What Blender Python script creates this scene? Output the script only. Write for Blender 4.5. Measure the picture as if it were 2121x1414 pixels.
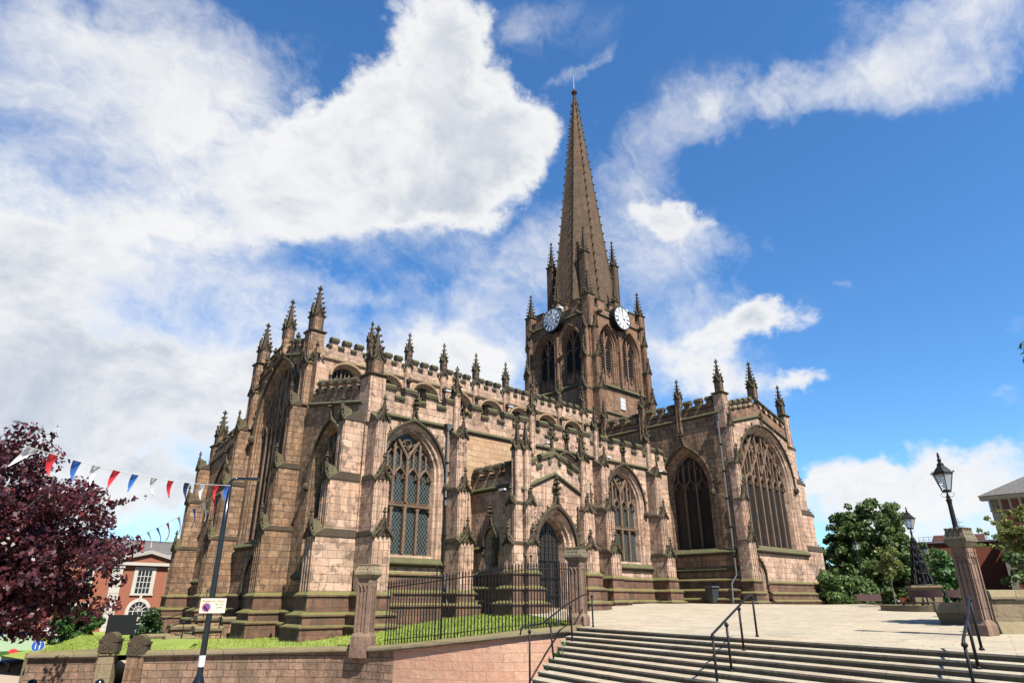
import bpy, math, random
import numpy as np
from mathutils import Vector, Matrix
from mathutils.geometry import tessellate_polygon
for o in list(bpy.data.objects): bpy.data.objects.remove(o)
S = bpy.context.scene
R = math.radians
# ------------------------------------------------------------------ camera
# axes: X east, Y north (church axis), Z up; the lens stands at the origin, street about 2.5 m below it
HEAD, PITCH = 47.8, 21.85
cam = bpy.data.cameras.new('camera'); co = bpy.data.objects.new('camera', cam); S.collection.objects.link(co)
cam.sensor_fit = 'HORIZONTAL'; cam.sensor_width = 36; cam.lens = 36*1330/2121
cam.clip_start = .1; cam.clip_end = 2500
fwd = Vector((math.cos(R(HEAD))*math.cos(R(PITCH)), math.sin(R(HEAD))*math.cos(R(PITCH)), math.sin(R(PITCH))))
co.rotation_euler = fwd.to_track_quat('-Z', 'Y').to_euler(); co.location = (0, 0, 0)
S.camera = co
# ------------------------------------------------------------------ light
SUN_EL, SUN_AZ = 53.0, 189.0            # azimuth clockwise from +Y: just west of south
sd = Vector((math.sin(R(SUN_AZ))*math.cos(R(SUN_EL)), math.cos(R(SUN_AZ))*math.cos(R(SUN_EL)), math.sin(R(SUN_EL))))
sl = bpy.data.lights.new('sun', 'SUN'); so = bpy.data.objects.new('sun', sl); S.collection.objects.link(so)
sl.energy = 5.0; sl.angle = R(.53); sl.color = (1, .95, .86)
so.rotation_euler = sd.to_track_quat('Z', 'Y').to_euler(); so.location = (0, -20, 60)
S.view_settings.view_transform = 'Standard'; S.view_settings.look = 'None'
S.view_settings.exposure = 1.45; S.view_settings.gamma = 1
# ------------------------------------------------------------------ node helper
class NT:
    def __init__(s, tree): s.t = tree; s.n = tree.nodes; s.l = tree.links
    def new(s, typ, **kw):
        nd = s.n.new(typ)
        for k, v in kw.items(): setattr(nd, k, v)
        return nd
    def put(s, sock, v):
        if isinstance(v, bpy.types.NodeSocket): s.l.new(v, sock)
        elif v is not None:
            if sock.type == 'RGBA' and len(v) == 3: v = (*v, 1)
            sock.default_value = v
    def m(s, op, a, b=None, c=None, clamp=False):
        nd = s.new('ShaderNodeMath', operation=op, use_clamp=clamp)
        for i, v in enumerate((a, b, c)):
            if v is not None: s.put(nd.inputs[i], v)
        return nd.outputs[0]
    def v(s, op, a, b=None, scale=None):
        nd = s.new('ShaderNodeVectorMath', operation=op)
        s.put(nd.inputs[0], a)
        if b is not None: s.put(nd.inputs[1], b)
        if scale is not None: s.put(nd.inputs['Scale'], scale)
        return nd.outputs['Value' if op in ('DOT_PRODUCT', 'LENGTH') else 'Vector']
    def mix(s, f, a, b, mode='MIX'):
        nd = s.new('ShaderNodeMix', data_type='RGBA', blend_type=mode, clamp_factor=True)
        s.put(nd.inputs[0], f); s.put(nd.inputs[6], a); s.put(nd.inputs[7], b)
        return nd.outputs[2]
    def ramp(s, f, stops, interp='LINEAR'):
        nd = s.new('ShaderNodeValToRGB'); cr = nd.color_ramp; cr.interpolation = interp
        while len(cr.elements) < len(stops): cr.elements.new(.5)
        for e, (p, c) in zip(cr.elements, stops):
            e.position = p; e.color = (*c, 1) if len(c) == 3 else c
        s.put(nd.inputs[0], f); return nd.outputs[0]
    def rng(s, f, a, b, c=0., d=1., smooth=True):
        nd = s.new('ShaderNodeMapRange', interpolation_type='SMOOTHSTEP' if smooth else 'LINEAR')
        for i, v in enumerate((f, a, b, c, d)): s.put(nd.inputs[i], v)
        return nd.outputs[0]
    def noise(s, vec, scale, detail=3, rough=.55, dist=0., col=False):
        nd = s.new('ShaderNodeTexNoise')
        s.put(nd.inputs['Vector'], vec); nd.inputs['Scale'].default_value = scale
        nd.inputs['Detail'].default_value = detail; nd.inputs['Roughness'].default_value = rough
        nd.inputs['Distortion'].default_value = dist
        return nd.outputs['Color' if col else 'Fac']
    def sep(s, v):
        nd = s.new('ShaderNodeSeparateXYZ'); s.put(nd.inputs[0], v); return nd.outputs
    def comb(s, x, y, z):
        nd = s.new('ShaderNodeCombineXYZ')
        for i, v in enumerate((x, y, z)): s.put(nd.inputs[i], v)
        return nd.outputs[0]
# ------------------------------------------------------------------ sky with clouds, in world directions
W = bpy.data.worlds.new('World'); S.world = W; W.use_nodes = True
N = NT(W.node_tree); W.node_tree.nodes.clear()
sky = N.new('ShaderNodeTexSky', sky_type='NISHITA'); sky.sun_disc = False
sky.sun_elevation = R(SUN_EL); sky.sun_rotation = R(SUN_AZ); sky.altitude = 60; sky.air_density = 1.0; sky.dust_density = .35; sky.ozone_density = 3.0
# (azimuth deg from +X counter-clockwise, elevation deg, half-width deg, half-height deg, tilt deg, weight)
CLOUDS = [(57.84, 44.86, 3.93, 5.61, 7.3, 1.0, 1), (53.58, 47.65, 2.2, 2.93, 4.4, 0.9, 1), (63.46, 38.98, 6.56, 4.63, 25.6, 1.0, 1), (53.1, 38.74, 6.02, 4.41, -6.5, 1.0, 1), (47.83, 40.81, 3.17, 3.17, -20.0, 0.8, 1), (72.38, 35.08, 6.3, 4.08, 24.3, 0.75, 1), (65.64, 33.54, 8.67, 2.76, 9.9, 0.9, 1), (51.87, 33.55, 3.75, 2.5, -28.1, 0.7, 1), (46.27, 36.87, 2.45, 2.04, -1.0, 0.45, 1), (58.34, 33.17, 4.92, 2.46, 0.6, 0.6, 1), (69.62, 29.67, 7.38, 2.33, 15.8, 0.55, 1), (59.54, 30.17, 9.92, 2.07, 5.9, 0.45, 0), (68.19, 26.03, 5.94, 1.03, 3.1, 0.35, 0), (55.45, 26.25, 5.09, 1.27, -4.4, 0.3, 0), (48.31, 28.16, 3.84, 2.13, 20.0, 0.35, 0), (86.25, 19.84, 6.28, 1.88, 4.2, 0.55, 1), (88.64, 24.19, 3.65, 2.43, 5.5, 0.5, 1), (33.97, 32.43, 3.24, 1.62, -19.4, 0.55, 1), (29.51, 30.43, 5.17, 1.83, -23.6, 0.62, 1), (32.65, 27.32, 3.69, 1.06, -7.0, 0.4, 1), (24.61, 22.62, 4.64, 1.55, -2.6, 0.85, 1), (30.2, 21.63, 6.07, 1.46, 1.5, 0.7, 1), (30.6, 18.34, 4.04, 2.22, -5.6, 0.85, 1), (22.66, 17.64, 3.2, 1.13, -12.3, 0.85, 1), (15.69, 8.53, 7.53, 1.96, -0.8, 0.9, 1), (22.41, 8.16, 3.22, 1.43, -3.3, 0.6, 1), (14.73, 5.86, 4.41, 1.26, -3.4, 0.5, 1), (84.02, 37.4, 10.57, 6.09, 9.3, 0.75, 0), (90.61, 38.97, 6.32, 2.3, 13.4, 0.4, 0), (77.97, 41.5, 6.39, 3.03, 12.0, 0.45, 0), (78.14, 33.68, 8.43, 4.57, 16.3, 0.6, 0), (78.42, 27.84, 10.67, 3.2, 17.9, 0.85, 0), (88.46, 23.53, 5.79, 3.35, 15.2, 0.9, 0), (83.06, 12.94, 14.77, 6.1, 7.6, 1.3, 0), (72.51, 17.1, 9.81, 4.53, 7.3, 0.9, 0), (82.5, 6.42, 10.17, 3.39, 3.9, 1.0, 0), (75.48, 7.27, 7.59, 2.07, 3.5, 0.6, 0), (87.61, 18.07, 5.78, 5.48, 11.6, 0.8, 0), (73.58, 23.33, 4.9, 2.26, -0.2, 0.45, 0), (52.9, 21.21, 8.57, 3.0, -6.2, 0.85, 0), (59.5, 18.77, 8.36, 2.93, 3.8, 0.8, 0), (64.59, 25.47, 4.47, 0.89, 3.2, 0.22, 0), (60.52, 25.46, 2.08, 0.58, -0.7, 0.3, 0), (49.64, 18.7, 4.72, 2.58, 0.9, 0.7, 0), (42.41, 30.17, 4.64, 3.37, 17.2, 0.45, 0), (47.82, 24.73, 5.16, 2.58, 0.0, 0.45, 0), (34.57, 31.27, 5.31, 3.27, -21.8, 0.45, 0), (27.94, 28.77, 5.53, 1.78, -17.3, 0.5, 0), (35.12, 35.4, 3.21, 2.41, 2.4, 0.38, 0), (31.64, 39.29, 6.52, 2.69, 9.4, 0.5, 0), (25.36, 38.6, 5.54, 1.85, -2.3, 0.45, 0), (18.85, 38.75, 5.21, 1.46, -4.2, 0.52, 0), (11.85, 39.29, 3.82, 1.91, 2.8, 0.55, 0), (5.97, 38.37, 4.39, 1.76, -12.9, 0.5, 0), (9.18, 36.52, 3.42, 1.4, -11.9, 0.5, 0), (4.16, 35.49, 2.3, 1.72, 11.3, 0.4, 0), (9.63, 42.29, 3.33, 1.51, -15.3, 0.35, 0), (4.28, 40.0, 3.39, 1.13, -21.6, 0.4, 0), (31.39, 22.59, 7.76, 2.25, 1.8, 0.55, 0), (31.98, 25.16, 5.73, 2.05, -6.8, 0.35, 0), (34.47, 27.51, 4.55, 2.48, -6.1, 0.4, 0), (28.54, 18.14, 5.17, 2.39, -5.9, 0.5, 0), (35.67, 19.16, 3.34, 2.51, -4.2, 0.4, 0), (13.13, 6.42, 9.25, 2.47, -0.9, 1.1, 0), (20.68, 6.22, 5.17, 1.72, -3.2, 0.7, 0), (13.78, 3.49, 8.48, 1.21, -2.2, 0.7, 0), (41.14, 44.75, 3.03, 0.61, 18.7, 0.42, 0), (45.52, 47.77, 4.77, 1.84, 22.8, 0.32, 0), (37.0, 47.28, 3.27, 1.09, 11.4, 0.15, 0), (7.28, 17.55, 1.2, 0.9, -11.4, 0.45, 0), (8.86, 13.03, 1.2, 0.75, -8.3, 0.35, 0), (16.84, 24.34, 1.28, 0.5, -20.3, 0.3, 0), (22.38, 30.59, 1.5, 0.6, -12.9, 0.15, 0), (90.42, 28.19, 2.66, 1.18, -11.3, 0.3, 0)]
dirv = N.v('NORMALIZE', N.new('ShaderNodeTexCoord').outputs['Generated'])
def warp(v, sc, amp, det=4):
    return N.v('ADD', v, N.v('SCALE', N.v('SUBTRACT', N.noise(dirv, sc, det, .6, col=True), (.5, .5, .5)), scale=amp))
dw = warp(warp(warp(dirv, 3.5, .13), 13.0, .06), 34., .028, 5)
tots = [0.0, 0.0]
for az, el, ra, rb, tilt, wt, ty in CLOUDS:
    c = Vector((math.cos(R(el))*math.cos(R(az)), math.cos(R(el))*math.sin(R(az)), math.sin(R(el))))
    a = c.cross(Vector((0, 0, 1))).normalized(); b = a.cross(c)
    a2 = a*math.cos(R(tilt)) + b*math.sin(R(tilt)); b2 = b*math.cos(R(tilt)) - a*math.sin(R(tilt))
    A = a2/math.sin(R(ra)); B = b2/math.sin(R(rb))
    p = N.m('POWER', N.m('ABSOLUTE', N.v('DOT_PRODUCT', dw, tuple(A))), 2.0)
    q = N.v('DOT_PRODUCT', dw, tuple(B)); q = N.m('MULTIPLY_ADD', q, q, p)
    e = N.m('EXPONENT', N.m('MULTIPLY', q, -1.0))
    e = N.m('MULTIPLY', e, N.m('GREATER_THAN', N.v('DOT_PRODUCT', dirv, tuple(c)), 0.0))
    tots[ty] = N.m('MULTIPLY_ADD', e, wt, tots[ty])
soft, cris = tots
dz = N.sep(dirv)[2]
flat = N.v('MULTIPLY', dirv, (1, 1, 1.5))
fb = N.noise(flat, 5.5, 10, .60, .25)
fb2 = N.noise(flat, 19., 8, .66, .4)
strk = N.noise(N.v('MULTIPLY', warp(dirv, 6., .14), (1.0, 1.9, 1.5)), 10., 10, .66, .25)
# cumulus: crisp billowing edge
vo = N.new('ShaderNodeTexVoronoi', feature='SMOOTH_F1'); N.put(vo.inputs['Vector'], warp(dirv, 24., .03)); vo.inputs['Scale'].default_value = 19.; vo.inputs['Smoothness'].default_value = .7
bil = N.m('SUBTRACT', .45, vo.outputs['Distance'])
dc = N.m('ADD', cris, N.m('ADD', N.m('MULTIPLY', N.m('SUBTRACT', fb, .5), 1.5), N.m('ADD', N.m('MULTIPLY', N.m('SUBTRACT', fb2, .5), .85), N.m('MULTIPLY', bil, .22))))
ac = N.m('MULTIPLY', N.rng(dc, .34, .84), N.rng(cris, .06, .3))
# high thin cloud: ragged and half transparent
ds = N.m('ADD', soft, N.m('ADD', N.m('MULTIPLY', N.m('SUBTRACT', strk, .5), 1.45), N.m('MULTIPLY', N.m('SUBTRACT', fb, .5), 1.3)))
as_ = N.m('MULTIPLY', N.m('POWER', N.rng(ds, .08, 1.15, smooth=False), 1.2), N.rng(soft, .04, .35))
alpha = N.m('SUBTRACT', 1.0, N.m('MULTIPLY', N.m('SUBTRACT', 1.0, ac), N.m('SUBTRACT', 1.0, as_)))
gr = N.noise(flat, 4.2, 7, .62, .3)
body = N.m('MAXIMUM', N.rng(dc, .75, 1.5), N.rng(ds, .8, 1.6))
shade = N.m('MULTIPLY', body, N.rng(gr, .38, .66))
shade = N.m('MULTIPLY', shade, N.rng(dz, .85, .35, .45, 1.))
shade = N.m('ADD', shade, N.m('MULTIPLY', N.rng(fb2, .42, .68), N.m('MULTIPLY', ac, .16)))
ccol = N.mix(shade, (1.0, 1.0, 1.0), (.56, .62, .72))
hs = N.new('ShaderNodeHueSaturation'); hs.inputs['Saturation'].default_value = 1.12; hs.inputs['Value'].default_value = 1.0
N.l.new(sky.outputs[0], hs.inputs['Color'])
skyc = N.v('MULTIPLY', hs.outputs[0], (.044, .064, .076))
col = N.mix(N.m('MULTIPLY', alpha, .97), skyc, N.v('SCALE', ccol, scale=.345))
bg = N.new('ShaderNodeBackground'); N.l.new(col, bg.inputs[0]); bg.inputs[1].default_value = 1.0
N.l.new(bg.outputs[0], N.new('ShaderNodeOutputWorld').inputs[0])
W.cycles.sampling_method = 'MANUAL'; W.cycles.sample_map_resolution = 512
# ------------------------------------------------------------------ materials
MATS = {}
def mat(name):
    m = bpy.data.materials.new(name); m.use_nodes = True; m.node_tree.nodes.clear()
    n = NT(m.node_tree); b = n.new('ShaderNodeBsdfPrincipled'); o = n.new('ShaderNodeOutputMaterial')
    n.l.new(b.outputs[0], o.inputs[0]); MATS[name] = m
    return m, n, b
def simple_low(m):
    [x for x in m.node_tree.nodes if x.type == 'BSDF_PRINCIPLED'][0].inputs['Specular IOR Level'].default_value = .2; return m
def simple(name, col, rough=.6, metal=0., var=.15, scale=6., bump=.0):
    m, n, b = mat(name); col = tuple(x*.50 for x in col)
    tc = n.new('ShaderNodeTexCoord').outputs['Object']
    f = n.noise(tc, scale, 5, .6)
    c = n.mix(f, tuple(x*(1-var) for x in col), tuple(min(1, x*(1+var)) for x in col))
    n.put(b.inputs['Base Color'], c); b.inputs['Roughness'].default_value = rough; b.inputs['Metallic'].default_value = metal
    if bump:
        bp = n.new('ShaderNodeBump'); bp.inputs['Strength'].default_value = bump; bp.inputs['Distance'].default_value = .02
        n.put(bp.inputs['Height'], n.noise(tc, scale*5, 5, .7)); n.put(b.inputs['Normal'], bp.outputs[0])
    return m
K = .58
def masonry(name, cols, mortar, bw=.6, bh=.3, ms=.010, distort=.0, soot=.5, sootcol=(.05, .04, .035), moss=1., rough=.9, bump=.6, streak=.4, mosscol=(.10, .10, .035), flat=False, rot=0., mosslow=0., zsoot=None, useuv=False, meanmix=.38):
    m, n, b = mat(name)
    P = n.new('ShaderNodeTexCoord').outputs['Object']
    G = n.new('ShaderNodeNewGeometry'); Nn = n.sep(G.outputs['Normal'])
    if flat:
        vr = n.new('ShaderNodeVectorRotate', rotation_type='Z_AXIS'); n.put(vr.inputs['Vector'], P); vr.inputs['Angle'].default_value = rot
        X, Y, Z = n.sep(vr.outputs[0]); uv = n.comb(Y, X, 0.)
    else:
        X, Y, Z = n.sep(P)
        ax = n.m('ABSOLUTE', Nn[0]); ay = n.m('ABSOLUTE', Nn[1]); az = n.m('ABSOLUTE', Nn[2])
        sel = n.m('GREATER_THAN', ax, ay)
        u = n.m('ADD', n.m('MULTIPLY', Y, sel), n.m('MULTIPLY', X, n.m('SUBTRACT', 1., sel)))
        uv = n.comb(u, Z, 0.)
    if useuv: uv = n.new("ShaderNodeTexCoord").outputs["UV"]
    if distort:
        d = n.v('SUBTRACT', n.noise(P, 2.2, 2, .5, col=True), (.5, .5, .5)); uv = n.v('ADD', uv, n.v('SCALE', d, scale=distort))
    def brick(w, h, off, mor):
        bt = n.new('ShaderNodeTexBrick'); bt.offset = .5; bt.offset_frequency = 2; bt.squash = 1.3; bt.squash_frequency = 3
        n.put(bt.inputs['Vector'], n.v('ADD', uv, (off, off*.0, 0)))
        bt.inputs['Scale'].default_value = 1; bt.inputs['Brick Width'].default_value = w; bt.inputs['Row Height'].default_value = h
        bt.inputs['Mortar Size'].default_value = mor; bt.inputs['Mortar Smooth'].default_value = .3
        bt.inputs['Color1'].default_value = (0, 0, 0, 1); bt.inputs['Color2'].default_value = (1, 1, 1, 1); bt.inputs['Mortar'].default_value = (.5, .5, .5, 1)
        return bt
    bt = brick(bw, bh, .13, ms)
    k = len(cols); rnd = n.sep(bt.outputs['Color'])[0]
    rnd = n.m('ADD', rnd, n.m('MULTIPLY', n.m('SUBTRACT', n.noise(P, 1.3, 4, .6), .5), .9))
    c = n.ramp(rnd, [(.08+.84*i/(k-1), cc) for i, cc in enumerate(cols)])
    mean = tuple(sum(q[i] for q in cols)/k for i in range(3)); c = n.mix(meanmix, c, mean)
    big = n.noise(P, .33, 4, .6); c = n.mix(n.rng(big, .42, .66, 0., .4), c, tuple(x*y for x, y in zip(mean, (1.12, .93, .82))))
    c = n.mix(n.rng(n.noise(P, 9, 6, .7), .3, .8, 0., .35), c, tuple(x*.5 for x in cols[k//2]))
    c = n.mix(n.m('MULTIPLY', bt.outputs['Fac'], .85), c, mortar)
    if soot:
        st = n.noise(n.v('MULTIPLY', P, (1., 1., .13)), 2.2, 7, .68)
        s1 = n.m('MAXIMUM', n.m('MULTIPLY', n.rng(n.noise(P, .6, 7, .72), .505, .60), n.rng(n.noise(P, 3.1, 5, .7), .40, .54)), n.m('MULTIPLY', n.rng(n.noise(P, 1.9, 6, .72), .535, .60), .8))
        s1 = n.m('MAXIMUM', s1, n.m('MULTIPLY', n.m('GREATER_THAN', n.noise(n.v('SCALE', bt.outputs['Color'], scale=40.), 1., 0), .60), .45))
        s2 = n.rng(st, .50, .575, 0., streak)
        c = n.mix(n.m('MULTIPLY', n.m('MAXIMUM', s1, s2), soot), c, sootcol)
    if zsoot:   # grime rising from the wet ground
        g = n.m('MULTIPLY', n.rng(n.m('ADD', Z, n.m('MULTIPLY', n.noise(P, 1.5, 4), .9)), zsoot[0], zsoot[1], zsoot[2], 0.), 1.)
        c = n.mix(g, c, sootcol)
    if moss and not flat:
        mf = n.m('MULTIPLY', n.rng(Nn[2], .25, .6), n.rng(n.noise(P, 3., 5, .7), .3, .6, .35, 1.))
        mc = n.mix(n.noise(P, 7, 3), mosscol, tuple(x*1.55 for x in mosscol))
        c = n.mix(n.m('MULTIPLY', mf, moss), c, mc)
    if mosslow:
        c = n.mix(n.m('MULTIPLY', n.rng(n.noise(n.v('MULTIPLY', P, (1, 1, .4)), 1.1, 6, .7), .48, .72), mosslow), c, mosscol)
    c = n.v('SCALE', c, scale=K)
    n.put(b.inputs['Base Color'], c); b.inputs['Roughness'].default_value = rough
    b.inputs['Specular IOR Level'].default_value = .25
    bp = n.new('ShaderNodeBump'); bp.inputs['Strength'].default_value = bump; bp.inputs['Distance'].default_value = .06
    hgt = n.m('ADD', n.m('MULTIPLY', bt.outputs['Fac'], -1.), n.m('ADD', n.m('MULTIPLY', n.noise(P, 5, 6, .7), .9), n.m('MULTIPLY', rnd, .35)))
    n.put(bp.inputs['Height'], hgt); n.put(b.inputs['Normal'], bp.outputs[0])
    return m
PINK = [(.48, .295, .21), (.64, .42, .30), (.74, .495, .36), (.70, .52, .37), (.59, .355, .245), (.70, .465, .34), (.42, .28, .20)]
MOSS = (.088, .080, .045)
ASH = masonry('sandstone_ashlar', PINK, (.22, .15, .10), .68, .33, .012, .02, .74, (.075, .056, .045), 1, streak=.62, mosscol=MOSS, meanmix=.5)
OLD = masonry('sandstone_old', [(0.228, 0.123, 0.073), (0.360, 0.213, 0.123), (0.432, 0.269, 0.159), (0.311, 0.191, 0.112), (0.480, 0.313, 0.196)], (.13, .09, .065), .50, .33, .016, .08, .62, (.05, .038, .03), 1, bump=1., streak=.8, mosscol=MOSS, meanmix=.12)
RUB = masonry('sandstone_orange', [(0.437, 0.254, 0.141), (0.568, 0.358, 0.212), (0.600, 0.427, 0.259), (0.481, 0.289, 0.177)], (.27, .18, .12), .62, .30, .012, .06, .25, (.14, .09, .06), 1, streak=.3, mosscol=MOSS)
TOW = masonry('sandstone_tower', [(0.190, 0.104, 0.062), (0.276, 0.150, 0.088), (0.345, 0.208, 0.127), (0.242, 0.138, 0.085), (0.312, 0.175, 0.104)], (.17, .115, .08), .55, .30, .010, .03, .62, (.06, .042, .032), 1, streak=.8, mosscol=(.08, .07, .04), meanmix=.12)
SPI = masonry('sandstone_spire', [(0.104, 0.060, 0.034), (0.146, 0.086, 0.045), (0.173, 0.103, 0.055), (0.131, 0.071, 0.038)], (.17, .13, .095), .8, .42, .020, .05, .75, (.07, .052, .036), .6, streak=.9, bump=1., meanmix=.0, mosscol=(.08, .07, .04))
COP = masonry('mossy_coping', [(0.069, 0.052, 0.031), (0.095, 0.074, 0.045), (0.079, 0.066, 0.036)], (.07, .06, .04), .9, .9, .008, .02, .5, (.05, .045, .03), 1, streak=.5, mosscol=(.085, .085, .035))
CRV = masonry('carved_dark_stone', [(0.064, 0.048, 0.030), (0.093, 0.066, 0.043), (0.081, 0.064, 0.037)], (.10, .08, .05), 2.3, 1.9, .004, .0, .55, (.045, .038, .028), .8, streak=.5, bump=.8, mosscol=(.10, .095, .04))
TRC = masonry('tracery_stone', [(0.168, 0.104, 0.070), (0.228, 0.151, 0.101), (0.198, 0.133, 0.090)], (.16, .11, .08), 1.4, .7, .008, .0, .4, (.09, .065, .05), .3, streak=.5)
PLI = masonry('plinth_stone', [(0.131, 0.073, 0.046), (0.215, 0.114, 0.074), (0.261, 0.143, 0.091), (0.177, 0.099, 0.061)], (.10, .075, .055), .95, .34, .010, .02, .65, (.05, .04, .03), 1, streak=.8, mosscol=(.12, .12, .035))
RED = masonry('garden_wall_pink', [(0.504, 0.272, 0.182), (0.648, 0.374, 0.259), (0.600, 0.351, 0.259), (0.672, 0.431, 0.281), (0.588, 0.317, 0.210)], (.33, .22, .16), .62, .245, .007, .01, .16, (.22, .14, .10), .5, streak=.3, useuv=True)
OWL = masonry('garden_wall_old', [(0.263, 0.155, 0.110), (0.375, 0.230, 0.165), (0.312, 0.207, 0.138), (0.413, 0.265, 0.182)], (.085, .065, .05), .46, .21, .012, .04, .5, (.07, .055, .04), 1, bump=1., streak=.9, mosslow=.25, mosscol=(.11, .10, .04), useuv=True)
COPG = masonry('garden_wall_coping', [(.17, .14, .095), (.24, .19, .13), (.21, .18, .11)], (.08, .065, .045), .95, .6, .010, .0, .4, (.09, .075, .05), .55, mosscol=(.16, .13, .04))
PIE = masonry('pier_stone', [(.27, .165, .12), (.36, .23, .165), (.31, .205, .15)], (.15, .1, .075), 3., .62, .008, .0, .55, (.085, .062, .048), .5, streak=.9)
YEL = masonry('buff_stone', [(0.270, 0.211, 0.128), (0.342, 0.273, 0.170), (0.306, 0.229, 0.145)], (.18, .14, .09), .95, .40, .010, .03, .35, (.13, .105, .06), .4, mosslow=.3, mosscol=(.20, .19, .08))
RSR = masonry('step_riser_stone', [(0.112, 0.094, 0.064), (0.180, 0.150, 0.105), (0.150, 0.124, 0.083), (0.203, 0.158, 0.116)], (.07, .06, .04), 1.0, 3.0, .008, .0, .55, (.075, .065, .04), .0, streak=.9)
PAV = masonry('yorkstone_paving', [(0.400, 0.350, 0.259), (0.500, 0.430, 0.317), (0.530, 0.480, 0.370), (0.470, 0.385, 0.269)], (.30, .25, .18), .95, .55, .016, .01, .5, (.24, .19, .135), 0, flat=True, rot=R(-13), bump=.15)
PAV2 = masonry('street_paving', [(.44, .34, .25), (.50, .40, .30), (.47, .37, .28)], (.32, .25, .18), .6, .4, .008, .0, .15, (.25, .2, .15), 0, flat=True, rot=R(20), bump=.1)
BRK = masonry('red_brick', [(.34, .085, .035), (.42, .12, .055), (.38, .105, .05), (.30, .08, .045)], (.36, .27, .20), .225, .075, .008, .0, .15, (.2, .08, .05), 0, streak=.3, bump=.2)
BRD = masonry('dark_red_brick', [(.22, .05, .03), (.27, .065, .035), (.24, .06, .035)], (.22, .13, .09), .225, .075, .006, .0, .2, (.12, .05, .035), 0, streak=.3, bump=.2)
SLT = masonry('grey_slate', [(.13, .125, .12), (.19, .18, .17), (.16, .15, .145)], (.07, .07, .07), .3, .22, .008, .0, .3, (.09, .08, .07), 0)
WHT = simple('pale_stone_trim', (.62, .58, .50), .8, var=.12, scale=3)
CRM = simple('cream_paint', (.70, .66, .56), .5, var=.05)
BLK = simple('black_iron', (.010, .010, .012), .6, 0., .3)
simple_low(BLK)
BLK2 = simple('black_post_paint', (.012, .012, .014), .22, .0, .3)
LEAD = simple('lead_roof', (.20, .20, .21), .6, .2, .2, 2)
GRP = simple('grey_pipe', (.17, .17, .18), .55, .1, .2)
BPN = simple('bin_plastic', (.045, .055, .06), .45, 0, .2)
BP2 = simple('bin_grey_plastic', (.16, .19, .23), .5, 0, .2)
WOOD = simple('bench_wood', (.10, .038, .032), .5, 0, .3, 8)
DORW = simple('door_wood', (.035, .026, .022), .6, 0, .4, 6, .3)
WHP = simple('white_plastic', (.75, .76, .78), .4, var=.04)
REDC = simple('red_cloth', (.72, .02, .03), .6, var=.12)
BLUC = simple('blue_cloth', (.025, .14, .52), .6, var=.12)
WHTC = simple('white_cloth', (.80, .80, .78), .6, var=.06)
NAVC = simple('navy_cloth', (.015, .03, .10), .6, var=.12)
GRY = simple('pale_grey_lead', (.62, .64, .66), .5, var=.05)
CLK = simple('clock_white', (1.1, 1.1, 1.1), .45, var=.03)
SGN = simple('sign_cream', (.84, .74, .56), .5, var=.04)
SGR = simple('sign_red', (.62, .03, .04), .5, var=.03)
SGB = simple('sign_blue', (.01, .09, .45), .5, var=.03)
SGT = simple('sign_text_grey', (.36, .30, .20), .5, var=.03)
GOLD = simple('gold_letter', (.62, .50, .28), .5, var=.1)
BARK = simple('bark', (.075, .055, .045), .9, 0, .4, 5, .6)
BARKP = simple('pale_bark', (.22, .20, .17), .9, 0, .3, 5, .4)
def glass_mat(name, base, lead, s, lw, rough=.12):
    m, n, b = mat(name)
    P = n.new('ShaderNodeTexCoord').outputs['Object']; X, Y, Z = n.sep(P)
    u = n.m('MULTIPLY', n.m('ADD', X, Y), s); v = n.m('MULTIPLY', Z, s*.72)
    a = n.m('FRACT', n.m('ADD', u, v)); c = n.m('FRACT', n.m('SUBTRACT', u, v))
    l = n.m('MAXIMUM', n.m('LESS_THAN', a, lw), n.m('LESS_THAN', c, lw))
    wn_ = n.new('ShaderNodeTexWhiteNoise'); n.put(wn_.inputs['Vector'], n.comb(n.m('FLOOR', n.m('ADD', u, v)), n.m('FLOOR', n.m('SUBTRACT', u, v)), 0.))
    pane = n.mix(n.m('ADD', n.m('MULTIPLY', wn_.outputs['Value'], .6), n.m('MULTIPLY', n.noise(P, 1.5, 3), .5)), tuple(x*.4 for x in base), tuple(x*1.5 for x in base))
    n.put(b.inputs['Base Color'], n.mix(l, pane, lead)); b.inputs['Specular IOR Level'].default_value = .22
    n.put(b.inputs['Roughness'], n.m('MULTIPLY_ADD', l, .5, rough))
    bp = n.new('ShaderNodeBump'); bp.inputs['Strength'].default_value = .35; bp.inputs['Distance'].default_value = .02
    n.put(bp.inputs['Height'], n.noise(P, 6, 3)); n.put(b.inputs['Normal'], bp.outputs[0])
    return m
GLS = glass_mat('leaded_glass', (.012, .016, .016), (.075, .085, .08), 5.6, .15, .2)
GLD = glass_mat('dark_leaded_glass', (.010, .009, .009), (.022, .02, .018), 4, .12, .3)
GLH = simple('house_glass', (.03, .04, .05), .08)
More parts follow.
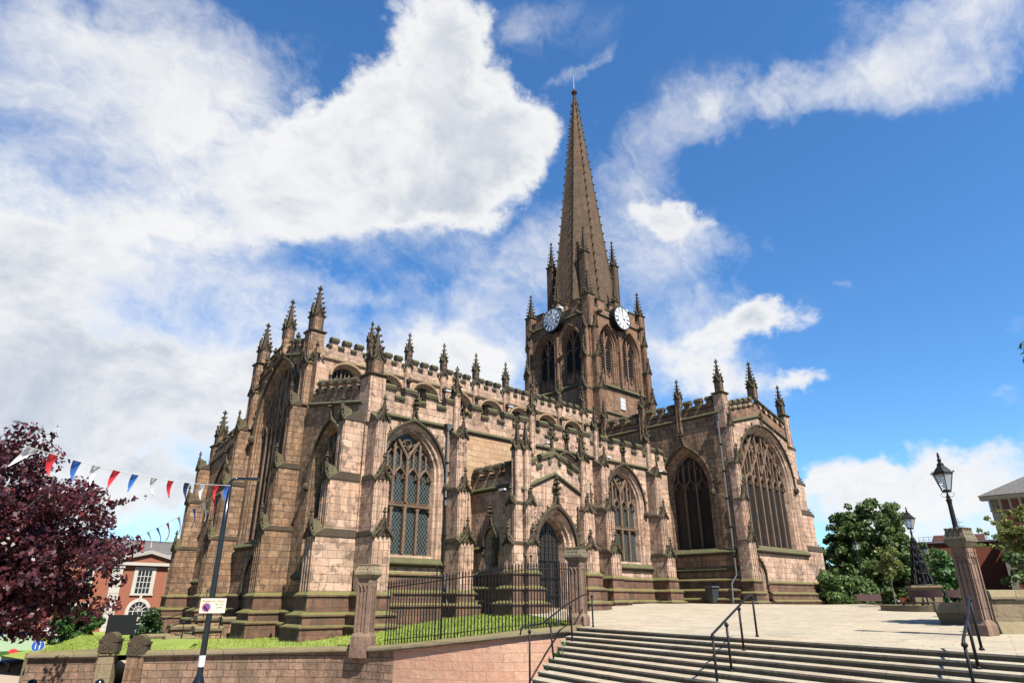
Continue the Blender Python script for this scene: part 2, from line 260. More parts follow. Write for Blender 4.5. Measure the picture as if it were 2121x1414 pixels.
def leafmat(name, cols, rough=.5, trans=.25):
    m, n, b = mat(name); cols = [tuple(x*.56 for x in c) for c in cols]
    G = n.new('ShaderNodeNewGeometry'); P = n.new('ShaderNodeTexCoord').outputs['Object']
    f = n.m('ADD', n.m('MULTIPLY', G.outputs['Random Per Island'], .75), n.m('MULTIPLY', n.noise(P, .9, 3), .35))
    c = n.ramp(f, [(i/(len(cols)-1), cc) for i, cc in enumerate(cols)])
    n.put(b.inputs['Base Color'], c); b.inputs['Roughness'].default_value = rough; b.inputs['Specular IOR Level'].default_value = .35
    tr = n.new('ShaderNodeBsdfTranslucent'); n.put(tr.inputs[0], c)
    mx = n.new('ShaderNodeMixShader'); mx.inputs[0].default_value = trans
    n.l.new(b.outputs[0], mx.inputs[1]); n.l.new(tr.outputs[0], mx.inputs[2])
    n.l.new(mx.outputs[0], [x for x in n.n if x.type == 'OUTPUT_MATERIAL'][0].inputs[0])
    return m
LPUR = leafmat('copper_leaves', [(.024, .011, .018), (.05, .016, .024), (.10, .024, .032), (.21, .036, .036)], .42, .22)
LGRN = leafmat('dark_green_leaves', [(.055, .095, .025), (.09, .155, .04), (.14, .22, .06), (.20, .29, .085)], .55, .4)
LMID = leafmat('fresh_green_leaves', [(.03, .09, .02), (.05, .14, .03), (.10, .20, .04)])
LYEL = leafmat('young_yellow_leaves', [(.08, .14, .025), (.17, .23, .045), (.26, .29, .07), (.32, .24, .08)], .5, .4)
LCON = leafmat('conifer_leaves', [(.012, .035, .010), (.025, .07, .015), (.06, .12, .03)])
def grassmat():
    m, n, b = mat('lawn_grass')
    P = n.new('ShaderNodeTexCoord').outputs['Object']
    f = n.m('ADD', n.m('MULTIPLY', n.noise(P, .8, 4), .5), n.m('MULTIPLY', n.noise(P, 14, 6, .8), .6))
    n.put(b.inputs['Base Color'], n.ramp(f, [(.25, (.07, .105, .010)), (.5, (.13, .175, .016)), (.75, (.21, .23, .04))])); b.inputs['Roughness'].default_value = .9
    bp = n.new('ShaderNodeBump'); bp.inputs['Strength'].default_value = .8; bp.inputs['Distance'].default_value = .05
    n.put(bp.inputs['Height'], n.noise(P, 25, 4, .8)); n.put(b.inputs['Normal'], bp.outputs[0])
    return m
GRS = grassmat()
# ------------------------------------------------------------------ object helpers
def props(o, label=None, cat=None, group=None, kind=None):
    for k, v in (('label', label), ('category', cat), ('group', group), ('kind', kind)):
        if v: o[k] = v
    return o
def empty(name, loc=(0, 0, 0), rz=0., label=None, cat=None, group=None):
    o = bpy.data.objects.new(name, None); S.collection.objects.link(o); o.location = loc; o.rotation_euler = (0, 0, rz)
    o.empty_display_size = .3
    return props(o, label, cat, group)
def link(name, me, parent=None, loc=(0, 0, 0), rz=0.):
    o = bpy.data.objects.new(name, me); S.collection.objects.link(o); o.location = loc; o.rotation_euler = (0, 0, rz)
    if parent: o.parent = parent
    return o
def copy_tree(o, loc=None, rz=None, parent=None):
    c = o.copy(); S.collection.objects.link(c)
    if loc is not None: c.location = loc
    if rz is not None: c.rotation_euler = (0, 0, rz)
    if parent: c.parent = parent
    for ch in list(o.children): copy_tree(ch, parent=c)
    return c
class Fr:     # a wall's frame: u runs to the right seen from outside, d is outward, z is up
    def __init__(s, ox, oy, nx, ny, oz=0.):
        L = math.hypot(nx, ny); s.n = Vector((nx/L, ny/L, 0)); s.u = Vector((-s.n.y, s.n.x, 0)); s.o = Vector((ox, oy, oz))
    def __call__(s, u, d, z): return s.o + s.u*u + s.n*d + Vector((0, 0, z))
ID = Fr(0, 0, 0, -1)      # u = x, d = -y
class MB:
    def __init__(s): s.v = []; s.f = []; s.mi = []; s.cur = 0
    def add(s, pts, faces):
        b = len(s.v); s.v += [tuple(p) for p in pts]
        for f in faces: s.f.append([b+i for i in f]); s.mi.append(s.cur)
    def box(s, F, u0, u1, d0, d1, z0, z1):
        P = [F(u, d, z) for z in (z0, z1) for (u, d) in ((u0, d0), (u1, d0), (u1, d1), (u0, d1))]
        s.add(P, [(0, 1, 2, 3), (4, 7, 6, 5), (0, 4, 5, 1), (1, 5, 6, 2), (2, 6, 7, 3), (3, 7, 4, 0)])
    def taper(s, F, a, b):   # a, b = (u0,u1,d0,d1,z)
        P = [F(u, d, q[4]) for q in (a, b) for (u, d) in ((q[0], q[2]), (q[1], q[2]), (q[1], q[3]), (q[0], q[3]))]
        s.add(P, [(0, 1, 2, 3), (4, 7, 6, 5), (0, 4, 5, 1), (1, 5, 6, 2), (2, 6, 7, 3), (3, 7, 4, 0)])
    def sweep(s, F, prof, a, b):   # profile [(d,z)] carried straight from (u0,z0) to (u1,z1), capped
        n = len(prof); P = [F(a[0], d, a[1]+z) for d, z in prof] + [F(b[0], d, b[1]+z) for d, z in prof]
        s.add(P, [(i, (i+1) % n, n+(i+1) % n, n+i) for i in range(n)] + [tuple(range(n)), tuple(range(2*n-1, n-1, -1))])
    def ring(s, rings, closed=True, cap=True):
        n = len(rings[0]); P = [p for r in rings for p in r]; F = []
        for k in range(len(rings)-1):
            for i in range(n if closed else n-1):
                j = (i+1) % n; F.append((k*n+i, k*n+j, (k+1)*n+j, (k+1)*n+i))
        if cap and closed: F += [tuple(range(n-1, -1, -1)), tuple(range((len(rings)-1)*n, len(rings)*n))]
        s.add(P, F)
    def lathe(s, c, prof, n=12, F=None, phase=0., sx=1., sy=1.):    # prof [(r,z)]
        s.ring([[(c[0]+r*sx*math.cos(phase+2*math.pi*i/n), c[1]+r*sy*math.sin(phase+2*math.pi*i/n), c[2]+z) for i in range(n)] for r, z in prof])
    def tube(s, pts, r, n=6, r2=None):
        pts = [Vector(p) for p in pts]; rings = []
        for i, p in enumerate(pts):
            t = (pts[min(i+1, len(pts)-1)]-pts[max(i-1, 0)]).normalized()
            a = t.cross(Vector((0, 0, 1)));
            if a.length < .05: a = Vector((1, 0, 0))
            a.normalize(); b = t.cross(a)
            rr = r if r2 is None else r+(r2-r)*i/(len(pts)-1)
            rings.append([p+a*rr*math.cos(2*math.pi*k/n)+b*rr*math.sin(2*math.pi*k/n) for k in range(n)])
        s.ring(rings)
    def bud(s, c, out, r, up=.6):   # carved crocket: a curled leaf lump
        c = Vector(c); o = Vector(out).normalized(); z = Vector((0, 0, 1)); t = o.cross(z).normalized()
        tip = c+o*r*1.25+z*r*up
        P = [c-z*r*.6, c+z*r*.7, c+o*r*.6+t*r*.55, c+o*r*.6-t*r*.55, tip, c+o*r*1.1-z*r*.25]
        s.add(P, [(0, 2, 5), (0, 5, 3), (1, 4, 2), (1, 3, 4), (2, 4, 5), (3, 5, 4), (0, 1, 2), (0, 3, 1)])
    def blob(s, c, r, rz=None, n=6):
        rz = rz or r
        s.lathe(c, [(r*.25, -rz), (r*.85, -rz*.5), (r, 0), (r*.8, rz*.55), (r*.2, rz)], n)
    def plate(s, F, loops, d):   # flat wall face with holes
        vs = [[Vector((u, z, 0)) for u, z in lp] for lp in loops]
        tri = tessellate_polygon(vs); fl = [p for lp in loops for p in lp]
        s.add([F(u, d, z) for u, z in fl], tri)
    def bar(s, F, path, w, d0, d1, closed=False):   # a stone bar of width w following a path in the wall plane
        n = len(path); L = []; Rr = []
        for i in range(n):
            p = Vector(path[i]); a = Vector(path[(i-1) % n] if closed or i else path[0]); b = Vector(path[(i+1) % n] if closed or i < n-1 else path[-1])
            t = (b-a); t = t.normalized() if t.length > 1e-6 else Vector((1, 0)); nn = Vector((-t.y, t.x))
            L.append(p+nn*w/2); Rr.append(p-nn*w/2)
        rings = [[F(l.x, d0, l.y), F(l.x, d1*.999, l.y), F((l.x+r.x)/2, d1+.03, (l.y+r.y)/2), F(r.x, d1*.999, r.y), F(r.x, d0, r.y)] for l, r in zip(L, Rr)]
        if closed: rings.append(rings[0])
        s.ring(rings, cap=not closed)
    def build(s, name, mats, parent=None, loc=(0, 0, 0), rz=0., smooth=False):
        me = bpy.data.meshes.new(name); me.from_pydata(s.v, [], s.f)
        for m in (mats if isinstance(mats, (list, tuple)) else [mats]): me.materials.append(m)
        me.polygons.foreach_set('material_index', s.mi)
        if smooth: me.polygons.foreach_set('use_smooth', [True]*len(me.polygons))
        me.update()
        return link(name, me, parent, loc, rz)
def arch(uc, w, z0, zs, rise, i=0., n=10, zb=None):   # pointed (or round) arch outline from bottom left over the top to bottom right
    pts = [(uc-w+i, z0 if zb is None else zb), (uc-w+i, (z0+zs)/2)]
    if rise >= w*.95:
        Rr = (w*w+rise*rise)/(2*w); c = Rr-w; r = Rr-i
        a1 = math.acos(max(-1, min(1, c/r)))
        for k in range(n+1):
            a = a1*k/n; pts.append((uc+c-r*math.cos(a), zs+r*math.sin(a)))
        for k in range(n-1, -1, -1):
            a = a1*k/n; pts.append((uc-c+r*math.cos(a), zs+r*math.sin(a)))
    else:
        for k in range(2*n+1):
            a = math.pi*(1-k/(2*n)); pts.append((uc+(w-i)*math.cos(a), zs+(rise-i*.8)*math.sin(a)))
    pts += [(uc+w-i, (z0+zs)/2), (uc+w-i, z0 if zb is None else zb)]
    return pts
def atop(uc, w, zs, rise, u, i=0.):    # height of the arch above u
    x = abs(u-uc)
    if x >= w-i: return zs
    if rise >= w*.95:
        Rr = (w*w+rise*rise)/(2*w); c = Rr-w; r = Rr-i
        return zs+math.sqrt(max(0, r*r-(x+c)**2))
    return zs+(rise-i*.8)*math.sqrt(max(0, 1-(x/(w-i))**2))
# ================================================================== SETTING: ground
def terr(e, n):      # height of the paved terrace south of the church
    z = -.82 + .021*max(0, e-17.5) + .018*max(0, n-15.5)*min(1, max(0, (e-15)/4))
    z = min(z, -.24 if e < 42 else -.24-.03*(e-42))
    return max(z, -.62) if e > 42 else z
def street(e, n):
    D = e*.672+n*.741; R_ = e*.741-n*.672
    k = max(0., min(1., (-R_-4)/8))
    return -2.5 - k*.078*max(0, min(D-23, 17))
def grid(name, pts_fn, e0, e1, n0, n1, step, m, mask=None):
    b = MB(); ne = int((e1-e0)/step)+1; nn = int((n1-n0)/step)+1; idx = {}
    for j in range(nn):
        for i in range(ne):
            e = e0+i*step; n_ = n0+j*step; idx[i, j] = len(b.v); b.v.append((e, n_, pts_fn(e, n_)))
    for j in range(nn-1):
        for i in range(ne-1):
            if mask is None or mask(e0+(i+.5)*step, n0+(j+.5)*step):
                b.f.append([idx[i, j], idx[i+1, j], idx[i+1, j+1], idx[i, j+1]]); b.mi.append(0)
    return b.build(name, m)
gb = MB(); gb.add([(-900, -900, -4.4), (1500, -900, -4.4), (1500, 1500, -4.4), (-900, 1500, -4.4)], [(0, 1, 2, 3)])
props(gb.build('ground', masonry('far_ground', [(.16, .15, .13), (.2, .18, .15)], (.12, .11, .1), 3, 3, .01, 0, .2, flat=True)), kind='structure')
props(grid('street', street, -45, 60, -30, 100, 1.0, PAV2, lambda e, n: not (e > 17 and n > -25 and (e+.2*n) > 21)), kind='structure')
SD = Vector((-.9744, .2250, 0)); SU = Vector((.2250, .9744, 0))       # down the steps / along a nosing
S0, TR, RI = 12.47, .415, .103
nl = lambda s, along: SD*(-s)+SU*along
# terrace: a fan from the top nosing back past the church
tb = MB(); rows = []
for a in np.arange(-14, 15.6, 1.0):
    rows.append([nl(S0, a)+Vector((x, 0, 0)) for x in (0., .8, 2, 4, 7, 10, 14, 19, 25, 33, 45, 70)])
rows = [[Vector((p.x, p.y, terr(p.x, p.y) if i else -.82)) for i, p in enumerate(r)] for r in rows]
tb.ring(rows, closed=False)
r0 = rows[-1]
rows2 = [r0]
for k in range(1, 15):
    y_ = r0[0].y+k*1.15; x_ = r0[0].x+k*.3 if y_ < 15.6 else min(21.8, 17.5+(y_-15.6)*.55)
    rows2.append([Vector((x_+q.x-r0[0].x, y_, terr(x_+q.x-r0[0].x, y_))) for q in r0])
tb.ring(rows2, closed=False)
props(tb.build('terrace_paving', PAV), kind='structure')
# the flight of steps
st = MB(); rs = MB(); FS = Fr(0, 0, SD.x, SD.y)
L0, L1 = 0, 0
for k in range(15):
    s = S0-k*TR; z = -.82-k*RI; a0 = -14.; a1 = 18.42-.415*k if k < 14 else 12.6
    P = lambda s_, a_, z_: nl(s_, a_)+Vector((0, 0, z_))
    if k: st.add([P(s, a0, z), P(s, a1, z), P(s+TR+.04, a1+.4, z), P(s+TR+.04, a0, z)], [(0, 1, 2, 3)])
    st.add([P(s, a0, z), P(s, a1, z), P(s, a1, z-.035), P(s, a0, z-.035)], [(0, 1, 2, 3)])
    st.add([P(s, a1, z), P(s+TR+.04, a1+.4, z), P(s+TR+.04, a1+.4, z-.035), P(s, a1, z-.035)], [(0, 1, 2, 3)])
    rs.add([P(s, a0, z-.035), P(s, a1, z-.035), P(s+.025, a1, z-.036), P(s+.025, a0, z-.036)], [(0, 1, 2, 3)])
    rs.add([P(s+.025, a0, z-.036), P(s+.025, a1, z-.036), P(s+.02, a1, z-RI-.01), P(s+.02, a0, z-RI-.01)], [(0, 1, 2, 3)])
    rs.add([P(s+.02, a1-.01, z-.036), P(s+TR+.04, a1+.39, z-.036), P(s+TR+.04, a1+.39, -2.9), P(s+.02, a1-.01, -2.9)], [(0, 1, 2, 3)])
stp = props(st.build('terrace_steps', PAV), kind='structure')
rs.build('step_riser', RSR, stp)
# lawn between the garden wall and the church
WALL = [(3.75, 26.5), (4.3, 26.15), (6.2, 25.0), (9.0, 23.0), (11.2, 20.9), (11.8, 19.5), (12.2, 18.4), (12.6, 17.5), (13.05, 16.7), (13.6, 15.95), (14.25, 15.4), (14.95, 15.1), (15.7, 15.0), (16.4, 15.05), (17.1, 15.3)]
WZ = [-1.55, -1.55, -1.54, -1.50, -1.43, -1.37, -1.27, -1.17, -1.07, -.97, -.88, -.83, -.80, -.79, -.79]
lb = MB(); inner = [(9, 47), (10, 43), (12, 40), (15, 36), (15.5, 30), (17, 27.2), (19, 27.2), (20, 27.2), (20.5, 27.2), (21, 27.2), (21.4, 26), (21.6, 24.5), (21, 22.5), (20, 20), (18.2, 16.4)]
IZ = [-1.9, -1.9, -1.88, -1.8, -1.5, -1.12, -1.0, -.9, -.8, -.74, -.68, -.66, -.66, -.72, -.80]
rws = []
for k in range(9):
    t = k/8; r_ = []
    for (a, az_, b_, bz) in zip(WALL, WZ, inner, IZ):
        x = a[0]*(1-t)+b_[0]*t; y = a[1]*(1-t)+b_[1]*t; z = (az_-.10)*(1-t)+bz*t + 0.
        r_.append((x, y, z))
    rws.append(r_)
lb.ring(rws, closed=False)
props(lb.build('lawn', GRS), kind='structure')
rng_ = np.random.default_rng(5)
def grass_blades():
    n = 16000; t = rng_.random(n)*.93+.03; k = rng_.random(n)*(len(WALL)-1.01); i = k.astype(int); f = k-i
    A = np.array([(w[0], w[1], z-.1) for w, z in zip(WALL, WZ)]); B = np.array([(w[0], w[1], z) for w, z in zip(inner, IZ)])
    a = A[i]*(1-f[:, None])+A[i+1]*f[:, None]; b = B[i]*(1-f[:, None])+B[i+1]*f[:, None]
    p = a*(1-t[:, None])+b*t[:, None]; p[:, 2] += 0
    h = .05+.06*rng_.random(n); ang = rng_.random(n)*6.28; w = .02
    d = np.stack([np.cos(ang)*w, np.sin(ang)*w, 0*ang], 1); tip = np.stack([rng_.normal(0, .02, n), rng_.normal(0, .02, n), h], 1)
    V = np.stack([p-d, p+d, p+tip], 1).reshape(-1, 3)
    me = bpy.data.meshes.new('grass'); me.from_pydata(V, [], np.arange(3*n).reshape(-1, 3).tolist()); me.materials.append(GRS)
    props(link('grass', me), 'short sunlit lawn grass below the church walls', 'grass', kind='stuff')
grass_blades()
# ================================================================== THE CHURCH
CH = empty('church', (44, 38, 0), label='large soot streaked pink sandstone gothic church with a tall crocketed spire and clock tower', cat='church')
def B(mb, name, mats, smooth=False, parent=None):
    o = mb.build(name, mats, smooth=smooth); o.parent = parent or CH
    if parent is None: o.matrix_parent_inverse = Matrix.Translation((-44, -38, 0))
    return o
STRING = [(0, -.10), (.05, -.10), (.13, 0), (.13, .05), (.04, .16), (0, .16)]
SILLST = [(0, -.12), (.06, -.12), (.22, 0), (.22, .06), (.0, .30)]
def SC(F, prof, a, b, m=None):
    mb = MB(); mb.sweep(F, prof, a, b); return B(mb, 'string_course' if prof is STRING else 'sill_string', m or COP)
def reveal(mb, F, a, prof, zb=None, slope=.9):
    # prof: (inset, depth) pairs; sill weathers up with depth
    rings = []
    for i, d in prof:
        o = arch(a['u'], a['w'], a['z0'], a['zs'], a['r'], i, zb=a['z0']+slope*max(0, i))
        rings.append([F(u, -d, z) for u, z in o])
    mb.ring(rings, closed=True, cap=False)
def finial(mb, F, u, d, z, s):
    mb.taper(F, (u-.07*s, u+.07*s, d-.07*s, d+.07*s, z-.1*s), (u-.04*s, u+.04*s, d-.04*s, d+.04*s, z+1.0*s))
    for zz, rr in ((.12, .16), (.42, .24), (.72, .19), (.98, .11)):
        for k in range(6):
            a = k*math.pi/3+zz*3; mb.bud(F(u, d, z+zz*s)+(F.u*math.cos(a)+F.n*math.sin(a))*rr*.25*s, F.u*math.cos(a)+F.n*math.sin(a), rr*.75*s)
    mb.blob(F(u, d, z+1.08*s), .07*s, .1*s)
def hood(mb, F, a, off=.12, w=.13, d=.12, drop=.35, crock=True, ogee=.9, cs=.12):
    o = [p for p in arch(a['u'], a['w'], a['z0'], a['zs'], a['r'], -off, n=12) if p[1] >= a['zs']-.001]
    o = [(o[0][0], o[0][1]-drop)]+o+[(o[-1][0], o[-1][1]-drop)]
    mb.cur = 1; mb.bar(F, o, w, 0, d)
    mb.blob(F(o[0][0], .12, o[0][1]-.1), cs*1.5, cs*1.9); mb.blob(F(o[-1][0], .12, o[-1][1]-.1), cs*1.5, cs*1.9)
    top = o[len(o)//2]
    if ogee:
        mb.bar(F, [(top[0]-.42*ogee, top[1]-.20*ogee), (top[0]-.16*ogee, top[1]+.12*ogee), (top[0], top[1]+.75*ogee)], w*.8, 0, d)
        mb.bar(F, [(top[0]+.42*ogee, top[1]-.20*ogee), (top[0]+.16*ogee, top[1]+.12*ogee), (top[0], top[1]+.75*ogee)], w*.8, 0, d)
        finial(mb, F, top[0], .12, top[1]+.6*ogee, .85*ogee)
    if crock:
        L = len(o)
        for k in range(2, L-2, 2):
            if abs(k-L//2) < 2: continue
            p = o[k]; dx = p[0]-a['u']; dz_ = (p[1]-a['zs'])*.6+.2; q = math.hypot(dx, dz_)
            c = F(p[0]+dx/q*w*.7, d*.8, p[1]+dz_/q*w*.7)
            mb.bud(c, F.u*(dx/q)+Vector((0, 0, dz_/q))*.9+F.n*.15, cs)
    mb.cur = 0
def tracery(F, a, n, depth, inset, transom=None, head=.55, style='perp', glass=GLS, mw=.13):
    """window part > glass pane; a stone grid of lights with panel tracery in the head"""
    mb = MB(); u0, w, zs, r = a['u'], a['w'], a['zs'], a['r']
    zb = a['z0']+.9*inset; wi = w-inset; lw = 2*wi/n; zl = a.get('zl', zs-.1); d0, d1 = -depth, -depth+.20
    top = lambda u: atop(u0, w, zs, r, u, inset)
    for k in range(1, n):
        u = u0-wi+k*lw; big = (k*2 == n) or (style == 'big' and k in (n//2, n-n//2))
        zt = top(u) if not (big and style == 'perp') else zs+(r-inset)*.45
        mb.box(F, u-mw/2*(1.2 if big else 1), u+mw/2*(1.2 if big else 1), d0, d1+(.05 if big else 0), zb, zt)
    for k in range(n):      # cusped light heads
        uc = u0-wi+(k+.5)*lw; hw = lw/2; pk = zl+lw*.62; 
        mb.bar(F, [(uc-hw, zl-.05), (uc-hw*.62, zl+lw*.3), (uc, pk)], mw*.7, d0, d1)
        mb.bar(F, [(uc+hw, zl-.05), (uc+hw*.62, zl+lw*.3), (uc, pk)], mw*.7, d0, d1)
        mb.bar(F, [(uc-hw*.95, zl+.0), (uc-hw*.45, zl-.10), (uc-hw*.5, zl+lw*.2)], mw*.45, d0, d1-.04)
        mb.bar(F, [(uc+hw*.95, zl+.0), (uc+hw*.45, zl-.10), (uc+hw*.5, zl+lw*.2)], mw*.45, d0, d1-.04)
        t = top(uc)
        if t > pk+.25 and n > 2: mb.box(F, uc-mw*.33, uc+mw*.33, d0, d1-.02, pk, min(t, pk+(t-pk)*.8))
    # second tier of small panel heads
    for q in range(2*n):
        uc = u0-wi+(q+.5)*lw/2; z2 = zl+lw*.62+(top(uc)-zl-lw*.62)*.52; hw = lw/4
        if top(uc) > z2+.3 and n > 2:
            mb.bar(F, [(uc-hw, z2), (uc, z2+hw*1.3), (uc+hw, z2)], mw*.5, d0, d1-.03)
            if q % 2: mb.bar(F, [(uc-hw, z2+.3), (uc, z2+.3+hw*1.2), (uc+hw, z2+.3)], mw*.45, d0, d1-.03)
    if style == 'perp':     # central Y dividing the head
        zc = zs+(r-inset)*.42
        for s_ in (-1, 1):
            ue = u0+s_*wi*.42
            mb.bar(F, [(u0, zc-.15), (u0+s_*wi*.08, zc+.15), (u0+s_*wi*.2, zc+.38), (ue, top(ue)-.02)], mw, d0, d1+.05)
        for k in range(6):
            an = k*math.pi/3; mb.bar(F, [(u0+.2*math.cos(an), zs+(r-inset)*.75+.2*math.sin(an)), (u0+.2*math.cos(an+1.04), zs+(r-inset)*.75+.2*math.sin(an+1.04))], .06, d0, d1-.05)
    if style == 'big':
        for s_ in (-1, 1):
            mb.bar(F, [(u0+s_*wi*.98, zl+.3), (u0+s_*wi*.55, zs+(r-inset)*.55), (u0+s_*wi*.25, top(u0+s_*wi*.25))], mw*1.1, d0, d1+.04)
            mb.bar(F, [(u0, zl+.8), (u0+s_*wi*.22, zs+(r-inset)*.45), (u0+s_*wi*.48, top(u0+s_*wi*.48))], mw, d0, d1+.03)
            mb.bar(F, [(u0+s_*wi*.5, zl+.5), (u0+s_*wi*.25, zs+(r-inset)*.35), (u0, zs+(r-inset)*.8)], mw, d0, d1+.03)
    if transom:
        mb.box(F, u0-wi, u0+wi, d0, d1+.03, transom, transom+.13)
        for q in range(int(2*wi/.16)): mb.box(F, u0-wi+q*.16, u0-wi+q*.16+.09, d0, d1+.05, transom+.13, transom+.22)
        for k in range(n):
            uc = u0-wi+(k+.5)*lw
            for s_ in (-1, 1): mb.bar(F, [(uc+s_*lw/2, transom-.22), (uc+s_*lw*.3, transom-.05), (uc, transom+.02)], .06, d0, d1-.03)
    o = B(mb, 'window', TRC)
    g = MB(); g.plate(F, [arch(u0, w, a['z0'], zs, r, inset-.02, zb=zb)], -depth+.04)
    gl = g.build('glass', glass); gl.parent = o; gl.matrix_parent_inverse = Matrix.Translation((-44, -38, 0)) @ Matrix.Translation((0, 0, 0)); gl.matrix_parent_inverse = Matrix.Identity(4)
    return o
PROF = [(0, 0), (.06, .10), (.15, .12), (.19, .25), (.27, .27), (.30, .42), (.34, .60)]
def profile(inset, depth):
    k = inset/.34; q = depth/.60
    return [(i*k, d*q) for i, d in PROF]
def merlons(F, ua, ub, za, zb_, n, th=.32, hb=.35, hm=.55, ratio=.52, name='battlement', stone=None, build=True, mb=None):
    """embattled parapet rising from za to zb_, moulded mossy copings on merlons and crenels"""
    mb = mb or MB(); L = ub-ua; zz = lambda u: za+(zb_-za)*(u-ua)/L
    cprof = [(-th-.05, -.02), (.11, -.02), (.11, .05), (.04, .09), (.075, .11), (.06, .16), (-.02, .27), (-th+.02, .27), (-th-.05, .05)]
    cc = [(d, z*.8) for d, z in cprof]
    mb.cur = 0; mb.sweep(F, [(-th, 0), (0, 0), (0, hb), (-th, hb)], (ua, za), (ub, zb_))
    pitch = L/n; mw = pitch*ratio
    for k in range(n):
        a = ua+k*pitch+(pitch-mw)/2; b = a+mw
        mb.cur = 0; mb.sweep(F, [(-th, hb), (-.002, hb), (-.002, hb+hm), (-th, hb+hm)], (a, zz(a)), (b, zz(b)))
        mb.cur = 1; mb.sweep(F, cprof, (a-.05, zz(a)+hb+hm), (b+.05, zz(b)+hb+hm))
        nxt = ua+(k+1)*pitch+(pitch-mw)/2 if k < n-1 else ub
        mb.sweep(F, cc, (b+.003, zz(b)+hb), (nxt-.003, zz(nxt)+hb))
        if k == 0: mb.sweep(F, cc, (ua, zz(ua)+hb), (a-.003, zz(a)+hb))
    mb.cur = 0
    return B(mb, name, [stone or ASH, COP]) if build else mb
def gablet(mb, F, u0, u1, d, z, h):    # steep crocketed gable on the face of a buttress offset
    uc = (u0+u1)/2; w = (u1-u0)/2+.06; mb.cur = 1
    mb.bar(F, [(uc-w, z), (uc-w*.35, z+h*.38), (uc, z+h)], .10, d-.06, d+.06); mb.bar(F, [(uc+w, z), (uc+w*.35, z+h*.38), (uc, z+h)], .10, d-.06, d+.06)
    mb.add([F(uc-w, d, z), F(uc+w, d, z), F(uc, d, z+h)], [(0, 1, 2)])
    mb.bar(F, [(uc, z), (uc, z+h*.7)], .05, d, d+.04); mb.bar(F, [(uc-w*.5, z), (uc, z+h*.4), (uc+w*.5, z)], .05, d, d+.04)
    mb.add([F(uc-w, d-.02, z), F(uc-w, d-.5, z), F(uc, d-.5, z+h*.75), F(uc, d-.02, z+h*.95)], [(0, 1, 2, 3)])
    mb.add([F(uc+w, d-.02, z), F(uc+w, d-.5, z), F(uc, d-.5, z+h*.75), F(uc, d-.02, z+h*.95)], [(0, 1, 2, 3)])
    for s_ in (-1, 1):
        for t in (.08, .32, .56): mb.bud(F(uc+s_*w*(1-t)*.95, d+.02, z+h*t+.05), F.u*s_+F.n*.2, .085)
        mb.blob(F(uc+s_*(w+.02), d, z-.04), .08, .09)
    mb.blob(F(uc, d, z+h+.08), .07, .09); mb.blob(F(uc, d, z+h+.24), .11, .08); mb.blob(F(uc, d, z+h+.36), .06, .09)
    mb.cur = 0
def buttress(F, u0, u1, stages, zg, plinth=(), stone=None, gab=True, gh=.8, name='buttress', inset=0., nar=.07):
    """stages [(z_top, projection)] from the bottom up, weathered offsets; plinth [(z_top, extra)]"""
    mb = MB(); z = zg; e = .0; 
    u00, u11 = u0, u1
    for k, (zt, pr) in enumerate(stages):
        u0, u1 = u00+nar*k, u11-nar*k
        nx = stages[k+1][1] if k < len(stages)-1 else inset
        mb.box(F, u0, u1, 0, pr, z, zt)
        drop = max(.12, (pr-nx)*.75)
        mb.cur = 1; P = [F(u0-.04, 0, zt), F(u0-.04, pr+.05, zt), F(u1+.04, pr+.05, zt), F(u1+.04, 0, zt)]
        Q = [F(u0-.02, 0, zt+drop), F(u0-.02, max(nx, .01), zt+drop), F(u1+.02, max(nx, .01), zt+drop), F(u1+.02, 0, zt+drop)]
        mb.add(P+[p+Vector((0, 0, .07)) for p in P]+Q, [(0, 1, 2, 3), (0, 4, 5, 1), (1, 5, 6, 2), (2, 6, 7, 3), (4, 8, 9, 5), (5, 9, 10, 6), (6, 10, 11, 7), (8, 11, 10, 9)])
        mb.cur = 0
        if gab: gablet(mb, F, u0+.05, u1-.05, pr+.07, zt+.02, gh)
        zz0 = z if k else (plinth[0][0] if plinth else z)
        for uu in (u0+.09, u1-.09, (u0+u1)/2-.12, (u0+u1)/2+.12):   # shafts on the face
            mb.box(F, uu-.035, uu+.035, pr, pr+.045, zz0+.02, zt-.003)
        z = zt-.002
    zt0 = zg; u0, u1 = u00, u11
    pl = MB()
    for (zt, ex) in plinth[::-1]:
        pr = stages[0][1]+ex
        pl.box(F, u0-ex, u1+ex, 0, pr, zt0, zt-.11)
        P = [(-ex-.05, pr+.05)]
        pl.taper(F, (u0-ex-.06, u1+ex+.06, 0, pr+.06, zt-.11), (u0-ex-.06, u1+ex+.06, 0, pr+.06, zt-.05))
        pl.taper(F, (u0-ex-.05, u1+ex+.05, 0, pr+.05, zt-.05), (u0-.0, u1+.0, 0, stages[0][1]+.01+max(0, ex-.2), zt+.1))
        zt0 = zt
    o = B(mb, name, [stone or ASH, CRV])
    if plinth:
        p = pl.build('plinth', PLI); p.parent = o
    return o
def plinth_run(F, ua, ub, zg, courses, name='plinth'):    # courses [(z_top, projection)] from the top down
    mb = MB(); z0 = zg
    for zt, pr in courses[::-1]:
        mb.box(F, ua, ub, -.1, pr, z0, zt-.10)
        mb.sweep(F, [(-.1, -.10), (pr+.07, -.10), (pr+.07, -.03), (pr-.06, .06), (-.1, .12)], (ua, zt), (ub, zt)); z0 = zt+.0
    return B(mb, name, PLI)
PIN = {}
